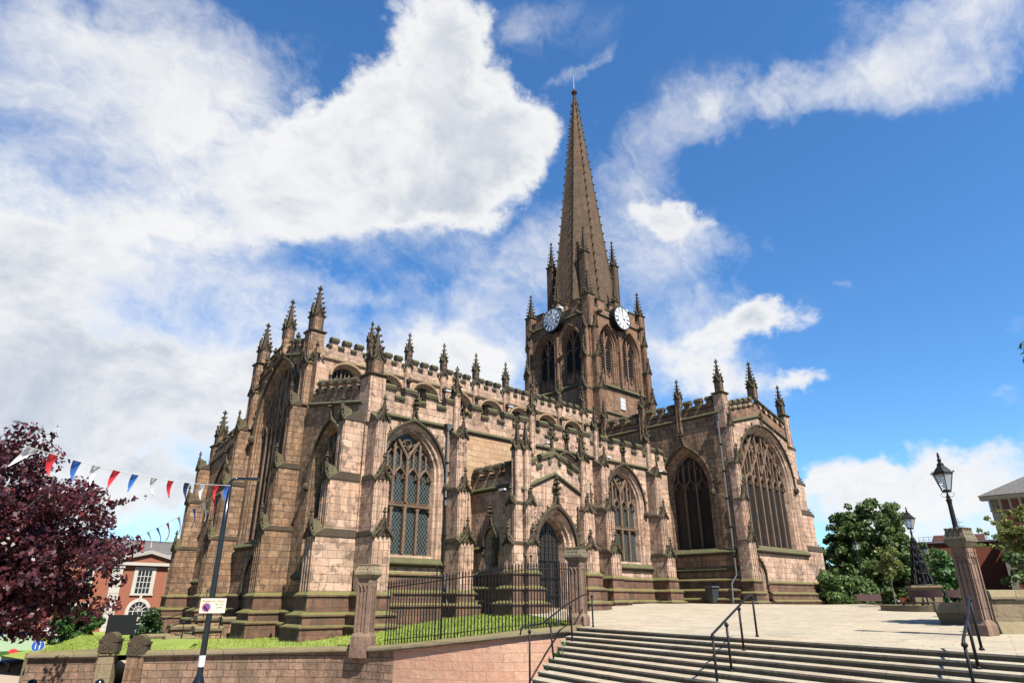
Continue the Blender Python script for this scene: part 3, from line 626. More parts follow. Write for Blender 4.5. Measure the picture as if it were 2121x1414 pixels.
def pinnacle_mesh(w, hs, hp, nc=5, panel=True):
    key = (w, hs, hp, nc)
    if key in PIN: return PIN[key]
    mb = MB(); h = w/2; F4 = [Fr(0, 0, *n_) for n_ in ((0, -1), (-1, 0), (0, 1), (1, 0))]
    mb.cur = 0; mb.taper(ID, (-h, h, -h, h, 0), (-h, h, -h, h, hs))
    mb.cur = 1
    for F in F4:
        for uu in (-h+.05, h-.05): mb.box(F, uu-.035, uu+.035, h-.01, h+.03, .04, hs-.02)
        mb.bar(F, [(-h-.03, hs-.1), (-h*.4, hs+w*.35), (0, hs+w*.95)], .07*w/.6, h-.04, h+.07); mb.bar(F, [(h+.03, hs-.1), (h*.4, hs+w*.35), (0, hs+w*.95)], .07*w/.6, h-.04, h+.07)
        mb.add([F(-h, h+.01, hs-.1), F(h, h+.01, hs-.1), F(0, h+.01, hs+w*.9)], [(0, 1, 2)])
        mb.blob(F(0, h+.04, hs+w*1.05), .09*w/.6, .11*w/.6)
        for s_ in (-1, 1): mb.bud(F(s_*h, h, hs-.02), F.u*s_+F.n, .12*w/.6)
    q = h*.82; mb.taper(ID, (-q, q, -q, q, hs-.02), (-.035, .035, -.035, .035, hs+hp))
    for k in range(nc):
        t = (k+.9)/(nc+.6); z = hs+hp*t; rr = q*(1-t)+.035
        for sx in (-1, 1):
            for sy in (-1, 1): mb.bud((sx*rr, sy*rr, z), (sx, sy, 0), (.17-.06*t)*(w/.6)**.7)
    z = hs+hp
    mb.blob((0, 0, z+.03), .08*(w/.6)**.5, .07)
    for sx, sy in ((1, 0), (-1, 0), (0, 1), (0, -1)): mb.bud((sx*.03, sy*.03, z+.13), (sx, sy, 0), .13*(w/.6)**.6)
    mb.blob((0, 0, z+.27), .07*(w/.6)**.5, .10)
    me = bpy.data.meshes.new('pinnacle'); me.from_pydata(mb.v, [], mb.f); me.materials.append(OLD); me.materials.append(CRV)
    me.polygons.foreach_set('material_index', mb.mi); me.update(); PIN[key] = me
    return me
def pinnacle(x, y, z, w, hs, hp, nc=5, name='pinnacle'):
    o = bpy.data.objects.new(name, pinnacle_mesh(w, hs, hp, nc)); S.collection.objects.link(o); o.parent = CH; o.location = (x-44, y-38, z)
    return o
def shaft(F, uc, w, d0, d1, z0, z1, stone=None, name='pilaster', cap=True):
    mb = MB(); mb.box(F, uc-w/2, uc+w/2, d0, d1, z0, z1)
    for s_ in (-1, 1): mb.box(F, uc+s_*w*.33-.03, uc+s_*w*.33+.03, d1, d1+.04, z0+.1, z1-.05)
    if cap:
        mb.cur = 1; mb.taper(F, (uc-w/2, uc+w/2, d0, d1, z1-.04), (uc-w/2-.10, uc+w/2+.10, d0-.1, d1+.10, z1+.06)); mb.box(F, uc-w/2-.10, uc+w/2+.10, d0-.1, d1+.1, z1+.06, z1+.12)
    return B(mb, name, [stone or ASH, CRV])
def gargoyle(F, u, z, L=.6, d0=0.):
    mb = MB(); mb.taper(F, (u-.14, u+.14, d0-.1, d0+.1, z-.16), (u-.14, u+.14, d0-.1, d0+.12, z+.16))
    mb.ring([[F(u+a*s_, d0+d, z+b*s_+.02) for a, b in ((-1, -1), (1, -1), (1.1, .6), (0, 1.2), (-1.1, .6))] for d, s_ in ((0, .14), (L*.4, .12), (L*.7, .15), (L, .08))])
    mb.blob(F(u, d0+L*.75, z+.14), .10, .09)
    return B(mb, 'gargoyle', CRV)
# frames
AX = 38.1                          # the church's east-west axis
FSA = Fr(0, 27.0, 0, -1)           # south aisle wall (u = east)
FCL = Fr(0, 33.7, 0, -1)           # clerestory
FW = Fr(15.0, 0, -1, 0)            # west front (u = -north)
FTW = Fr(39.5, 0, -1, 0)           # transept west wall
FTS = Fr(0, 22.0, 0, -1)           # transept south wall
FPS = Fr(0, 23.2, 0, -1)           # porch south
FPW = Fr(21.62, 0, -1, 0)          # porch west
FPE = Fr(26.4, 0, 1, 0)            # porch east (u = +north)
def wall(F, outline, wins, stone, name='wall', strings=(), reveals=True, hoods=True):
    mb = MB(); loops = [outline]+[arch(a['u'], a['w'], a['z0'], a['zs'], a['r']) for a in wins]
    mb.plate(F, loops, 0)
    o = B(mb, name, stone)
    for a in wins:
        rv = MB(); reveal(rv, F, a, profile(a['i'], a['d'])); x = rv.build('reveal', a.get('stone', ASH)); x.parent = o; x.matrix_parent_inverse = Matrix.Identity(4)
        if a.get('hood', True):
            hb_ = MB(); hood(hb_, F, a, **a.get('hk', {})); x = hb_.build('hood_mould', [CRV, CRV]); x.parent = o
    return o
# NOTE: parts keep world coordinates (church empty is offset through the parent inverse); sub-parts inherit it
# ---------------------------------------------------------------- south aisle
WA = dict(w=1.95, z0=1.62, zs=5.75, r=2.55, i=.44, d=.60, hk=dict(cs=.13))
w1 = dict(WA, u=17.75); w2 = dict(WA, u=34.55, z0=1.9)
w3 = dict(WA, u=29.0, z0=1.9)
wall(FSA, [(15.0, -1.6), (21.0, -1.6), (21.0, 8.5), (15.0, 8.5)], [w1], ASH)
wall(FSA, [(21.0, -1.2), (28.2, -1.2), (28.2, 8.5), (21.0, 8.5)], [], RUB)
wall(FSA, [(28.2, -1.0), (39.55, -1.0), (39.55, 8.5), (28.2, 8.5)], [w2, w3], ASH)
for a in (w1, w2, w3): tracery(FSA, a, 4, .60, .44, transom=4.2, style='perp')
SC(FSA, STRING, (15.0, 8.42), (39.5, 8.42))
SC(FSA, SILLST, (15.4, 1.52), (20.3, 1.52), COP); SC(FSA, SILLST, (27.1, 1.80), (39.5, 1.80), COP)
mb = MB(); mb.box(FSA, 15.0, 39.5, -.32, .0, 8.5, 9.25); B(mb, 'parapet_wall', ASH)
merlons(FSA, 15.5, 20.7, 9.25, 9.25, 4, hb=.12, hm=.45); merlons(FSA, 21.2, 26.0, 9.25, 9.25, 4, hb=.12, hm=.45)
merlons(FSA, 26.4, 31.6, 9.25, 9.25, 4, hb=.12, hm=.45); merlons(FSA, 32.1, 37.1, 9.25, 9.25, 4, hb=.12, hm=.45); merlons(FSA, 37.5, 39.5, 9.25, 9.25, 2, hb=.12, hm=.45)
plinth_run(FSA, 15.0, 21.6, -1.7, [(1.12, .10), (.32, .28), (-.22, .40)]); plinth_run(FSA, 26.4, 39.5, -1.2, [(1.2, .10), (.52, .28), (-.10, .40)])
for ub in (20.35, 26.0, 31.75, 37.35):
    low = ub < 25
    if abs(ub-26) > .5:
        buttress(FSA, ub-.45, ub+.45, [(2.55, 1.25), (5.05, .95), (7.85, .68)], -1.6 if low else -1.1, [(.32, .10), (-.22, .28), (-.8, .40)] if low else [(1.2, .08), (.52, .24), (-.10, .36)], inset=.12)
    shaft(FSA, ub, .36, 0, .18, 7.9, 10.3, cap=False)
    pinnacle(ub, 26.95, 10.25, .36, .25, 1.15, 3)
# south-west angle pair of buttresses and turret
PLW = [(.22, .12), (-.55, .32), (-1.0, .46)]
buttress(FSA, 15.0, 15.9, [(2.55, 1.5), (5.05, 1.15), (7.9, .8)], -1.9, PLW, inset=.1)
buttress(FW, -27.9, -27.0, [(2.55, 1.95), (5.05, 1.5), (7.9, 1.0)], -2.0, PLW, inset=.1)
shaft(Fr(15.42, 27.42, 0, -1), 0, .86, -.43, .55, 7.9, 10.3)
pinnacle(15.42, 27.3, 10.4, .62, .85, 1.55, 4)
# ---------------------------------------------------------------- west front
WN = dict(u=-AX, w=3.05, z0=2.9, zs=9.9, r=4.2, i=.42, d=.5, stone=OLD, hk=dict(cs=.16, off=.14, ogee=.8))
WS = dict(u=-30.6, w=1.8, z0=1.15, zs=5.9, r=2.7, i=.36, d=.42, stone=OLD, hk=dict(cs=.12, ogee=.7))
WNN = dict(WS, u=-45.6)
WD = dict(u=-AX, w=1.25, z0=-1.2, zs=.55, r=1.75, i=.42, d=.7, stone=OLD, hk=dict(cs=.08, ogee=.6))
wall(FW, [(-43.0, -2.2), (-33.2, -2.2), (-33.2, 13.2), (-AX, 14.3), (-43.0, 13.2)], [WN, WD], OLD)
wall(FW, [(-33.2, -2.2), (-27.0, -2.2), (-27.0, 8.9), (-33.2, 10.1)], [WS], OLD)
wall(FW, [(-49.4, -2.2), (-43.0, -2.2), (-43.0, 10.1), (-49.4, 8.9)], [WNN], OLD)
tracery(FW, WN, 7, .5, .42, style='big', glass=GLD, mw=.17); tracery(FW, dict(WS, zl=5.2), 3, .42, .36, style='perp', glass=GLD, mw=.15, transom=3.6); tracery(FW, dict(WNN, zl=5.2), 3, .42, .36, style='perp', glass=GLD, mw=.15, transom=3.6)
dm = MB(); dm.plate(FW, [arch(-AX, 1.25, -1.2, .55, 1.75, .40, zb=-1.2)], -.66)
for k in range(6): dm.box(FW, -AX-.8+k*.3, -AX-.8+k*.3+.05, -.66, -.62, -1.2, 1.5)
B(dm, 'door', DORW)
SC(FW, STRING, (-33.4, 10.1), (-27.4, 8.95)); SC(FW, STRING, (-49.0, 8.95), (-42.8, 10.1))
SC(FW, STRING, (-42.6, 13.25), (-AX, 14.35)); SC(FW, STRING, (-AX, 14.35), (-33.6, 13.25))
SC(FW, SILLST, (-41.3, 2.8), (-34.6, 2.8), COP); SC(FW, SILLST, (-32.9, 1.0), (-28.0, 1.0), COP); SC(FW, SILLST, (-48.3, 1.0), (-43.2, 1.0), COP)
mb = MB(); mb.sweep(FW, [(-.32, 0), (0, 0), (0, .55), (-.32, .55)], (-33.2, 10.2), (-27.3, 9.02)); mb.sweep(FW, [(-.32, 0), (0, 0), (0, .55), (-.32, .55)], (-49.2, 9.02), (-42.8, 10.2))
mb.sweep(FW, [(-.32, 0), (0, 0), (0, .3), (-.32, .3)], (-42.8, 13.3), (-AX, 14.4)); mb.sweep(FW, [(-.32, 0), (0, 0), (0, .3), (-.32, .3)], (-AX, 14.4), (-33.4, 13.3)); B(mb, 'parapet_wall', OLD)
merlons(FW, -32.9, -28.0, 10.66, 9.70, 5, hb=.08, hm=.42, stone=OLD); merlons(FW, -48.2, -43.2, 9.70, 10.66, 5, hb=.08, hm=.42, stone=OLD)
merlons(FW, -42.4, -38.6, 13.65, 14.65, 4, hb=.06, hm=.42, stone=OLD); merlons(FW, -37.6, -34.0, 14.65, 13.65, 4, hb=.06, hm=.42, stone=OLD)
for u_ in (-41.2, -40.0, -36.6, -35.3): 
    mb = MB(); z_ = 14.45+(1-abs(u_+AX)/4.7)*.95; mb.blob(FW(u_, -.1, z_), .10, .16); mb.blob(FW(u_, -.1, z_+.2), .17, .14); mb.blob(FW(u_, -.1, z_+.38), .09, .1); B(mb, 'finial', CRV)
plinth_run(FW, -49.4, -39.4, -2.3, [(.22, .10), (-.55, .28), (-1.1, .42)]); plinth_run(FW, -36.8, -27.2, -2.3, [(.22, .10), (-.55, .28), (-1.1, .42)])
for u_, sgn in ((-34.2, 1), (-42.0, -1)):
    buttress(FW, u_-.45, u_+.45, [(3.3, 1.5), (6.55, 1.18), (10.1, .8)], -2.3, PLW, stone=OLD, inset=.15, gh=.9)
    shaft(FW, u_, .84, -.55, .32, 10.2, 14.7, stone=OLD)
    gb_ = MB(); gablet(gb_, FW, u_-.42, u_+.42, .34, 12.7, .8)
    gablet(gb_, Fr(0, -u_-.42, 0, -1), 14.75, 15.55, .04, 12.9, .8)
    B(gb_, 'gablet', [CRV, CRV])
    pinnacle(15.1, -u_, 14.82, .62, 1.0, 1.75, 5)
shaft(FW, -AX, .55, -.4, .2, 14.4, 15.6, stone=OLD, cap=False); pinnacle(15.05, AX, 15.5, .55, .75, 1.75, 5)
buttress(FW, -49.5, -48.6, [(3.1, 1.3), (6.2, 1.0), (8.6, .7)], -2.3, PLW, stone=OLD, inset=.1)
shaft(Fr(15.42, 49.0, -1, 0), 0, .86, -.43, .43, 8.7, 10.3, stone=OLD); pinnacle(15.42, 49.0, 10.4, .6, .8, 1.6, 4)
# ---------------------------------------------------------------- clerestory and nave
cw = [dict(u=17.15+2.82*k, w=.98, z0=10.3, zs=12.2, r=.82, i=.2, d=.35, hood=False, stone=RUB) for k in range(8)]
wall(FCL, [(15.0, 9.0), (40.25, 9.0), (40.25, 13.2), (15.0, 13.2)], cw, ASH)
for a in cw:
    tracery(FCL, dict(a, zl=11.9), 3, .35, .2, style='none', glass=GLD, mw=.08)
    hb_ = MB(); o_ = [p for p in arch(a['u'], a['w'], a['z0'], a['zs'], a['r'], -.1, n=10) if p[1] >= a['zs']-.01]; hb_.bar(FCL, o_, .12, 0, .22)
    hb_.sweep(FCL, [(0, -.06), (.1, -.06), (.1, .04), (0, .1)], (a['u']+1.1, a['zs']), (a['u']+1.72, a['zs'])); B(hb_, 'hood_mould', RUB)
SC(FCL, STRING, (15.5, 13.2), (40.2, 13.2), RUB)
mb = MB(); mb.box(FCL, 15.3, 40.2, -.3, 0, 13.2, 13.85); B(mb, 'parapet_wall', ASH)
for k in range(9):
    ua = 15.75+2.82*(k) if k else 15.75
    ua = 18.56+2.82*(k-1)+.25 if k else 15.8; ub_ = 18.56+2.82*k-.25 if k < 8 else 40.1
    merlons(FCL, ua, ub_, 13.85, 13.85, 3 if k < 8 else 1, hb=.1, hm=.40, th=.3, ratio=.5)
    if k < 8:
        u_ = 18.56+2.82*k
        if u_ < 39.5:
            shaft(FCL, u_, .42, 0, .16, 12.3, 14.35, cap=False); gb_ = MB(); gablet(gb_, FCL, u_-.18, u_+.18, .2, 14.0, .5); B(gb_, 'gablet', [CRV, CRV])
            pinnacle(u_, 33.62, 14.35, .34, .72, .95, 3)
            gargoyle(FCL, u_, 12.95, .45, .1)
rf = MB()
rf.add([(15.2, 33.9, 13.6), (40.2, 33.9, 13.6), (40.2, AX, 14.9), (15.2, AX, 14.9)], [(0, 1, 2, 3)]); rf.add([(15.2, 42.3, 13.6), (40.2, 42.3, 13.6), (40.2, AX, 14.9), (15.2, AX, 14.9)], [(0, 1, 2, 3)])
rf.add([(15.3, 27.2, 9.1), (39.6, 27.2, 9.1), (39.6, 33.72, 10.4), (15.3, 33.72, 10.4)], [(0, 1, 2, 3)]); rf.add([(15.3, 49.2, 9.1), (39.6, 49.2, 9.1), (39.6, 42.5, 10.4), (15.3, 42.5, 10.4)], [(0, 1, 2, 3)])
rf.add([(39.7, 22.3, 12.6), (39.7, 34.3, 12.6), (44.4, 34.3, 13.8), (44.4, 22.3, 13.8)], [(0, 1, 2, 3)]); rf.add([(49.0, 22.3, 12.6), (49.0, 34.3, 12.6), (44.4, 34.3, 13.8), (44.4, 22.3, 13.8)], [(0, 1, 2, 3)])
rf.add([(21.7, 23.4, 5.6), (21.7, 27.0, 5.6), (24.0, 27.0, 6.5), (24.0, 23.4, 6.5)], [(0, 1, 2, 3)]); rf.add([(26.3, 23.4, 5.6), (26.3, 27.0, 5.6), (24.0, 27.0, 6.5), (24.0, 23.4, 6.5)], [(0, 1, 2, 3)])
B(rf, 'roof', LEAD)
nb = MB()   # plain north and east sides of the body
nb.add([(15, 49.4, -4), (40, 49.4, -4), (40, 49.4, 9.6), (15, 49.4, 9.6)], [(0, 1, 2, 3)]); nb.add([(15, 42.5, 9), (40.2, 42.5, 9), (40.2, 42.5, 14.0), (15, 42.5, 14.0)], [(0, 1, 2, 3)])
nb.box(ID, 39.6, 49.2, -54, -42.2, -4, 13.2); nb.box(ID, 48.2, 62, -48, -28, -4, 12.0)
nb.add([(49.2, 22, -2), (49.2, 34, -2), (49.2, 34, 13.2), (49.2, 22, 13.2)], [(0, 1, 2, 3)])
B(nb, 'wall', OLD)
# ---------------------------------------------------------------- south porch
PD = dict(u=24.0, w=1.32, z0=-.75, zs=2.35, r=1.85, i=.42, d=.75, hk=dict(cs=.12, off=.16, w=.18, ogee=.95, d=.16, drop=.1))
wall(FPS, [(21.62, -1.2), (26.4, -1.2), (26.4, 4.95), (24.0, 5.95), (21.62, 4.95)], [PD], ASH, 'porch_wall')
PWN = dict(u=-25.35, w=.48, z0=1.3, zs=2.55, r=.75, i=.2, d=.45, hk=dict(cs=.05, ogee=.75, w=.09, off=.06))
wall(FPW, [(-27.0, -1.2), (-23.2, -1.2), (-23.2, 5.2), (-27.0, 5.2)], [PWN], ASH, 'porch_wall')
wall(FPE, [(23.2, -1.2), (27.0, -1.2), (27.0, 5.2), (23.2, 5.2)], [], ASH, 'porch_wall')
tracery(FPW, PWN, 2, .45, .2, style='none', glass=GLD, mw=.07)
SC(FPS, STRING, (21.62, 4.92), (24.0, 5.95)); SC(FPS, STRING, (24.0, 5.95), (26.4, 4.92)); SC(FPW, STRING, (-27, 5.2), (-23.6, 5.2)); SC(FPE, STRING, (23.6, 5.2), (27, 5.2))
SC(FPW, STRING, (-27, 2.3), (-26.1, 2.3), COP)
mb = MB(); mb.plate(FPS, [[(21.62, 4.9), (24.0, 5.93), (26.4, 4.9), (26.4, 5.75), (24.0, 6.75), (21.62, 5.75)]], .012); mb.plate(FPS, [[(21.62, 4.9), (24.0, 5.93), (26.4, 4.9), (26.4, 5.75), (24.0, 6.75), (21.62, 5.75)]], -.3)
mb.box(FPW, -27, -23.2, -.3, 0, 5.2, 5.7); mb.box(FPE, 23.2, 27, -.3, 0, 5.2, 5.7); B(mb, 'parapet_wall', ASH)
merlons(FPS, 22.0, 23.75, 5.70, 6.42, 2, hb=.12, hm=.38); merlons(FPS, 24.25, 26.0, 6.42, 5.70, 2, hb=.12, hm=.38)
mb = MB(); mb.cur = 1; mb.sweep(FPS, [(-.3, 0), (.1, 0), (.1, .08), (0, .3), (-.3, .3)], (23.6, 6.75), (24.0, 6.98)); mb.sweep(FPS, [(-.3, 0), (.1, 0), (.1, .08), (0, .3), (-.3, .3)], (24.0, 6.98), (24.4, 6.75))
mb.cur = 0; mb.sweep(FPS, [(-.3, 0), (.0, 0), (.0, .5), (-.3, .5)], (23.65, 6.3), (24.0, 6.5)); mb.sweep(FPS, [(-.3, 0), (.0, 0), (.0, .5), (-.3, .5)], (24.0, 6.5), (24.35, 6.3)); B(mb, 'battlement', [ASH, COP])
merlons(FPW, -27.0, -23.8, 5.7, 5.7, 4, hb=.1, hm=.42, stone=OLD); merlons(FPE, 23.8, 27.0, 5.7, 5.7, 4, hb=.1, hm=.42)
mb = MB()   # gable cross
mb.box(FPS, 23.93, 24.07, -.22, -.08, 7.2, 8.35); mb.box(FPS, 23.62, 24.38, -.22, -.08, 7.85, 7.98); mb.blob(FPS(24, -.15, 7.25), .17, .1)
for u_, z_ in ((23.6, 7.92), (24.4, 7.92), (24, 8.4)): mb.blob(FPS(u_, -.15, z_), .12, .12)
for a_ in range(8): mb.blob(FPS(24+.26*math.cos(a_*.785+.39), -.15, 7.92+.26*math.sin(a_*.785+.39)), .05, .06)
B(mb, 'gable_cross', CRV)
PLP = [(1.18, .10), (.52, .24), (-.12, .38)]
for (F_, a_, b_, q_) in ((FPW, -23.7, -23.05, .62), (FPS, 21.64, 22.26, .42), (FPS, 25.76, 26.38, .42), (FPE, 23.05, 23.7, .62)):
    buttress(F_, a_, b_, [(2.4, q_), (4.25, q_*.72)], -1.2, PLP, gh=.5, inset=q_*.45, nar=.04)
    uc_ = (a_+b_)/2; shaft(F_, uc_, .40, -.1, q_*.45, 4.3, 6.95, cap=False)
    p_ = F_(uc_, q_*.45-.2, 6.9); pinnacle(p_.x, p_.y, 6.9, .38, .1, 1.25, 3)
plinth_run(FPW, -27.0, -23.9, -1.2, [(1.18, .08), (.52, .2), (-.12, .3)]); plinth_run(FPE, 23.9, 27, -1.2, [(1.18, .08), (.52, .2), (-.12, .3)])
for s_ in (-1, 1):   # slim shafts and pinnacles flanking the doorway
    mb = MB(); u_ = 24+s_*1.62; mb.box(FPS, u_-.08, u_+.08, 0, .12, -.7, 3.0); mb.box(FPS, u_-.11, u_+.11, 0, .16, 2.2, 2.32)
    mb.taper(FPS, (u_-.09, u_+.09, 0, .14, 3.0), (u_-.02, u_+.02, .05, .09, 4.35))
    for k in range(6):
        for q in (-1, 1): mb.bud(FPS(u_+q*.08*(1-k/7), .1, 3.1+k*.2), FPS.u*q, .07)
    mb.blob(FPS(u_, .07, 4.42), .06, .08); B(mb, 'door_shaft', CRV)
mb = MB(); finial(mb, FPS, 24, .16, 4.85, .9); B(mb, 'carved_finial', CRV)
dm = MB(); dm.plate(FPS, [arch(24, 1.32, -.75, 2.35, 1.85, .40, zb=-.75)], -.72)
dm.box(FPS, 23.97, 24.03, -.72, -.66, -.7, 3.6)
for k in range(7):
    u_ = 23.16+k*.28
    dm.box(FPS, u_-.02, u_+.02, -.72, -.68, -.7, min(3.3, atop(24, 1.32, 2.35, 1.85, u_, .42)-.02))
B(dm, 'door', DORW)
for k in range(6):
    u_ = 23.3+k*.28; iw = MB(); zt_ = atop(24, 1.32, 2.35, 1.85, u_, .5)-.15; iw.box(FPS, u_-.012, u_+.012, -.70, -.675, -.65, min(2.9, zt_))
    for z_ in np.arange(-.6, 3.1, .16):
        if z_ < zt_: iw.blob(FPS(u_, -.67, z_), .035 if int(z_*10) % 3 else .055, .05, 5)
    B(iw, 'iron_strap', BLK)
for z_ in (.1, .95, 1.75): iw = MB(); iw.box(FPS, 23.1, 24.9, -.70, -.64, z_, z_+.05); B(iw, 'door_rail', BLK)
# ---------------------------------------------------------------- south transept
TWW = dict(u=-25.4, w=1.95, z0=2.75, zs=7.1, r=2.9, i=.52, d=.62, stone=OLD, hk=dict(cs=.13, ogee=.8))
wall(FTW, [(-34.2, -1.2), (-22.0, -1.2), (-22.0, 11.95), (-34.2, 11.95)], [TWW], OLD)
tracery(FTW, dict(TWW, zl=7.2), 3, .62, .52, style='none', glass=GLD, mw=.10)
TSW = dict(u=44.75, w=3.8, z0=2.95, zs=8.0, r=3.75, i=.5, d=.62, hk=dict(cs=.14, ogee=.7, off=.1))
TSD = dict(u=41.55, w=.72, z0=-.5, zs=1.35, r=1.05, i=.28, d=.45, hk=dict(cs=.07, ogee=.7, w=.1))
wall(FTS, [(39.5, -1.2), (49.2, -1.2), (49.2, 11.2), (44.4, 12.45), (39.5, 11.2)], [TSW, TSD], ASH)
tracery(FTS, dict(TSW, zl=7.6), 7, .66, .5, style='big', glass=GLD, mw=.135)
dm = MB(); dm.plate(FTS, [arch(41.55, .72, -.5, 1.35, 1.05, .26, zb=-.5)], -.42)
for k in range(4): dm.box(FTS, 41.2+k*.2, 41.24+k*.2, -.42, -.38, -.5, 1.8)
B(dm, 'door', DORW)
SC(FTW, STRING, (-34.2, 11.95), (-22.3, 11.95)); SC(FTS, STRING, (39.7, 11.2), (44.4, 12.5)); SC(FTS, STRING, (44.4, 12.5), (49.1, 11.2))
SC(FTW, SILLST, (-27.6, 2.78), (-22.2, 2.78), COP); SC(FTW, STRING, (-27.6, 1.75), (-22.2, 1.75), COP); SC(FTS, SILLST, (40.3, 2.95), (49.2, 2.95), COP)
mb = MB(); mb.box(FTW, -34.2, -22.2, -.3, 0, 12.0, 12.55); mb.sweep(FTS, [(-.3, 0), (0, 0), (0, .85), (-.3, .85)], (39.7, 11.3), (44.4, 12.6)); mb.sweep(FTS, [(-.3, 0), (0, 0), (0, .85), (-.3, .85)], (44.4, 12.6), (49.1, 11.3)); B(mb, 'parapet_wall', TOW)
merlons(FTW, -34.0, -32.7, 12.5, 12.5, 1, hb=.1, hm=.45, stone=OLD); merlons(FTW, -32.3, -29.0, 12.5, 12.5, 3, hb=.1, hm=.45, stone=OLD); merlons(FTW, -28.5, -25.7, 12.5, 12.5, 3, hb=.1, hm=.45, stone=OLD); merlons(FTW, -25.2, -22.5, 12.5, 12.5, 3, hb=.1, hm=.45, stone=OLD)
merlons(FTS, 40.2, 44.1, 12.15, 13.25, 5, hb=.08, hm=.4); merlons(FTS, 44.7, 48.7, 13.25, 12.15, 5, hb=.08, hm=.4)
for n_ in (25.45, 28.75, 32.5): pinnacle(39.55, n_, 12.95, .38, .75, 1.1, 4); shaft(FTW, -n_, .4, 0, .12, 11.0, 13.0, stone=OLD, cap=False)
plinth_run(FTW, -27.0, -22.1, -1.2, [(1.18, .12), (.55, .30), (.02, .42)]); plinth_run(FTS, 42.4, 49.2, -1.4, [(1.05, .12), (.38, .28), (-.08, .38)])
PLT = [(1.10, .08), (.40, .2), (-.12, .3)]
buttress(FTS, 39.3, 40.2, [(3.4, .75), (6.0, .62), (8.4, .48), (11.0, .34)], -1.2, PLT, inset=.2, gh=.9)
FTE = Fr(49.2, 0, 1, 0)
buttress(FTE, 22.02, 23.0, [(3.3, 2.5), (5.9, 2.0), (8.2, 1.5), (10.9, 1.0)], -1.6, [(1.0, .12), (.35, .35), (-.12, .5)], inset=.2, gh=.8)
for x_, y_ in ((39.8, 22.2), (48.9, 22.2)): shaft(Fr(x_, y_, 0, -1), 0, .72, -.36, .36, 10.9, 13.3); pinnacle(x_, y_, 13.4, .42, .9, 1.3, 4)
pinnacle(44.4, 22.1, 13.9, .5, .9, 1.7, 6)
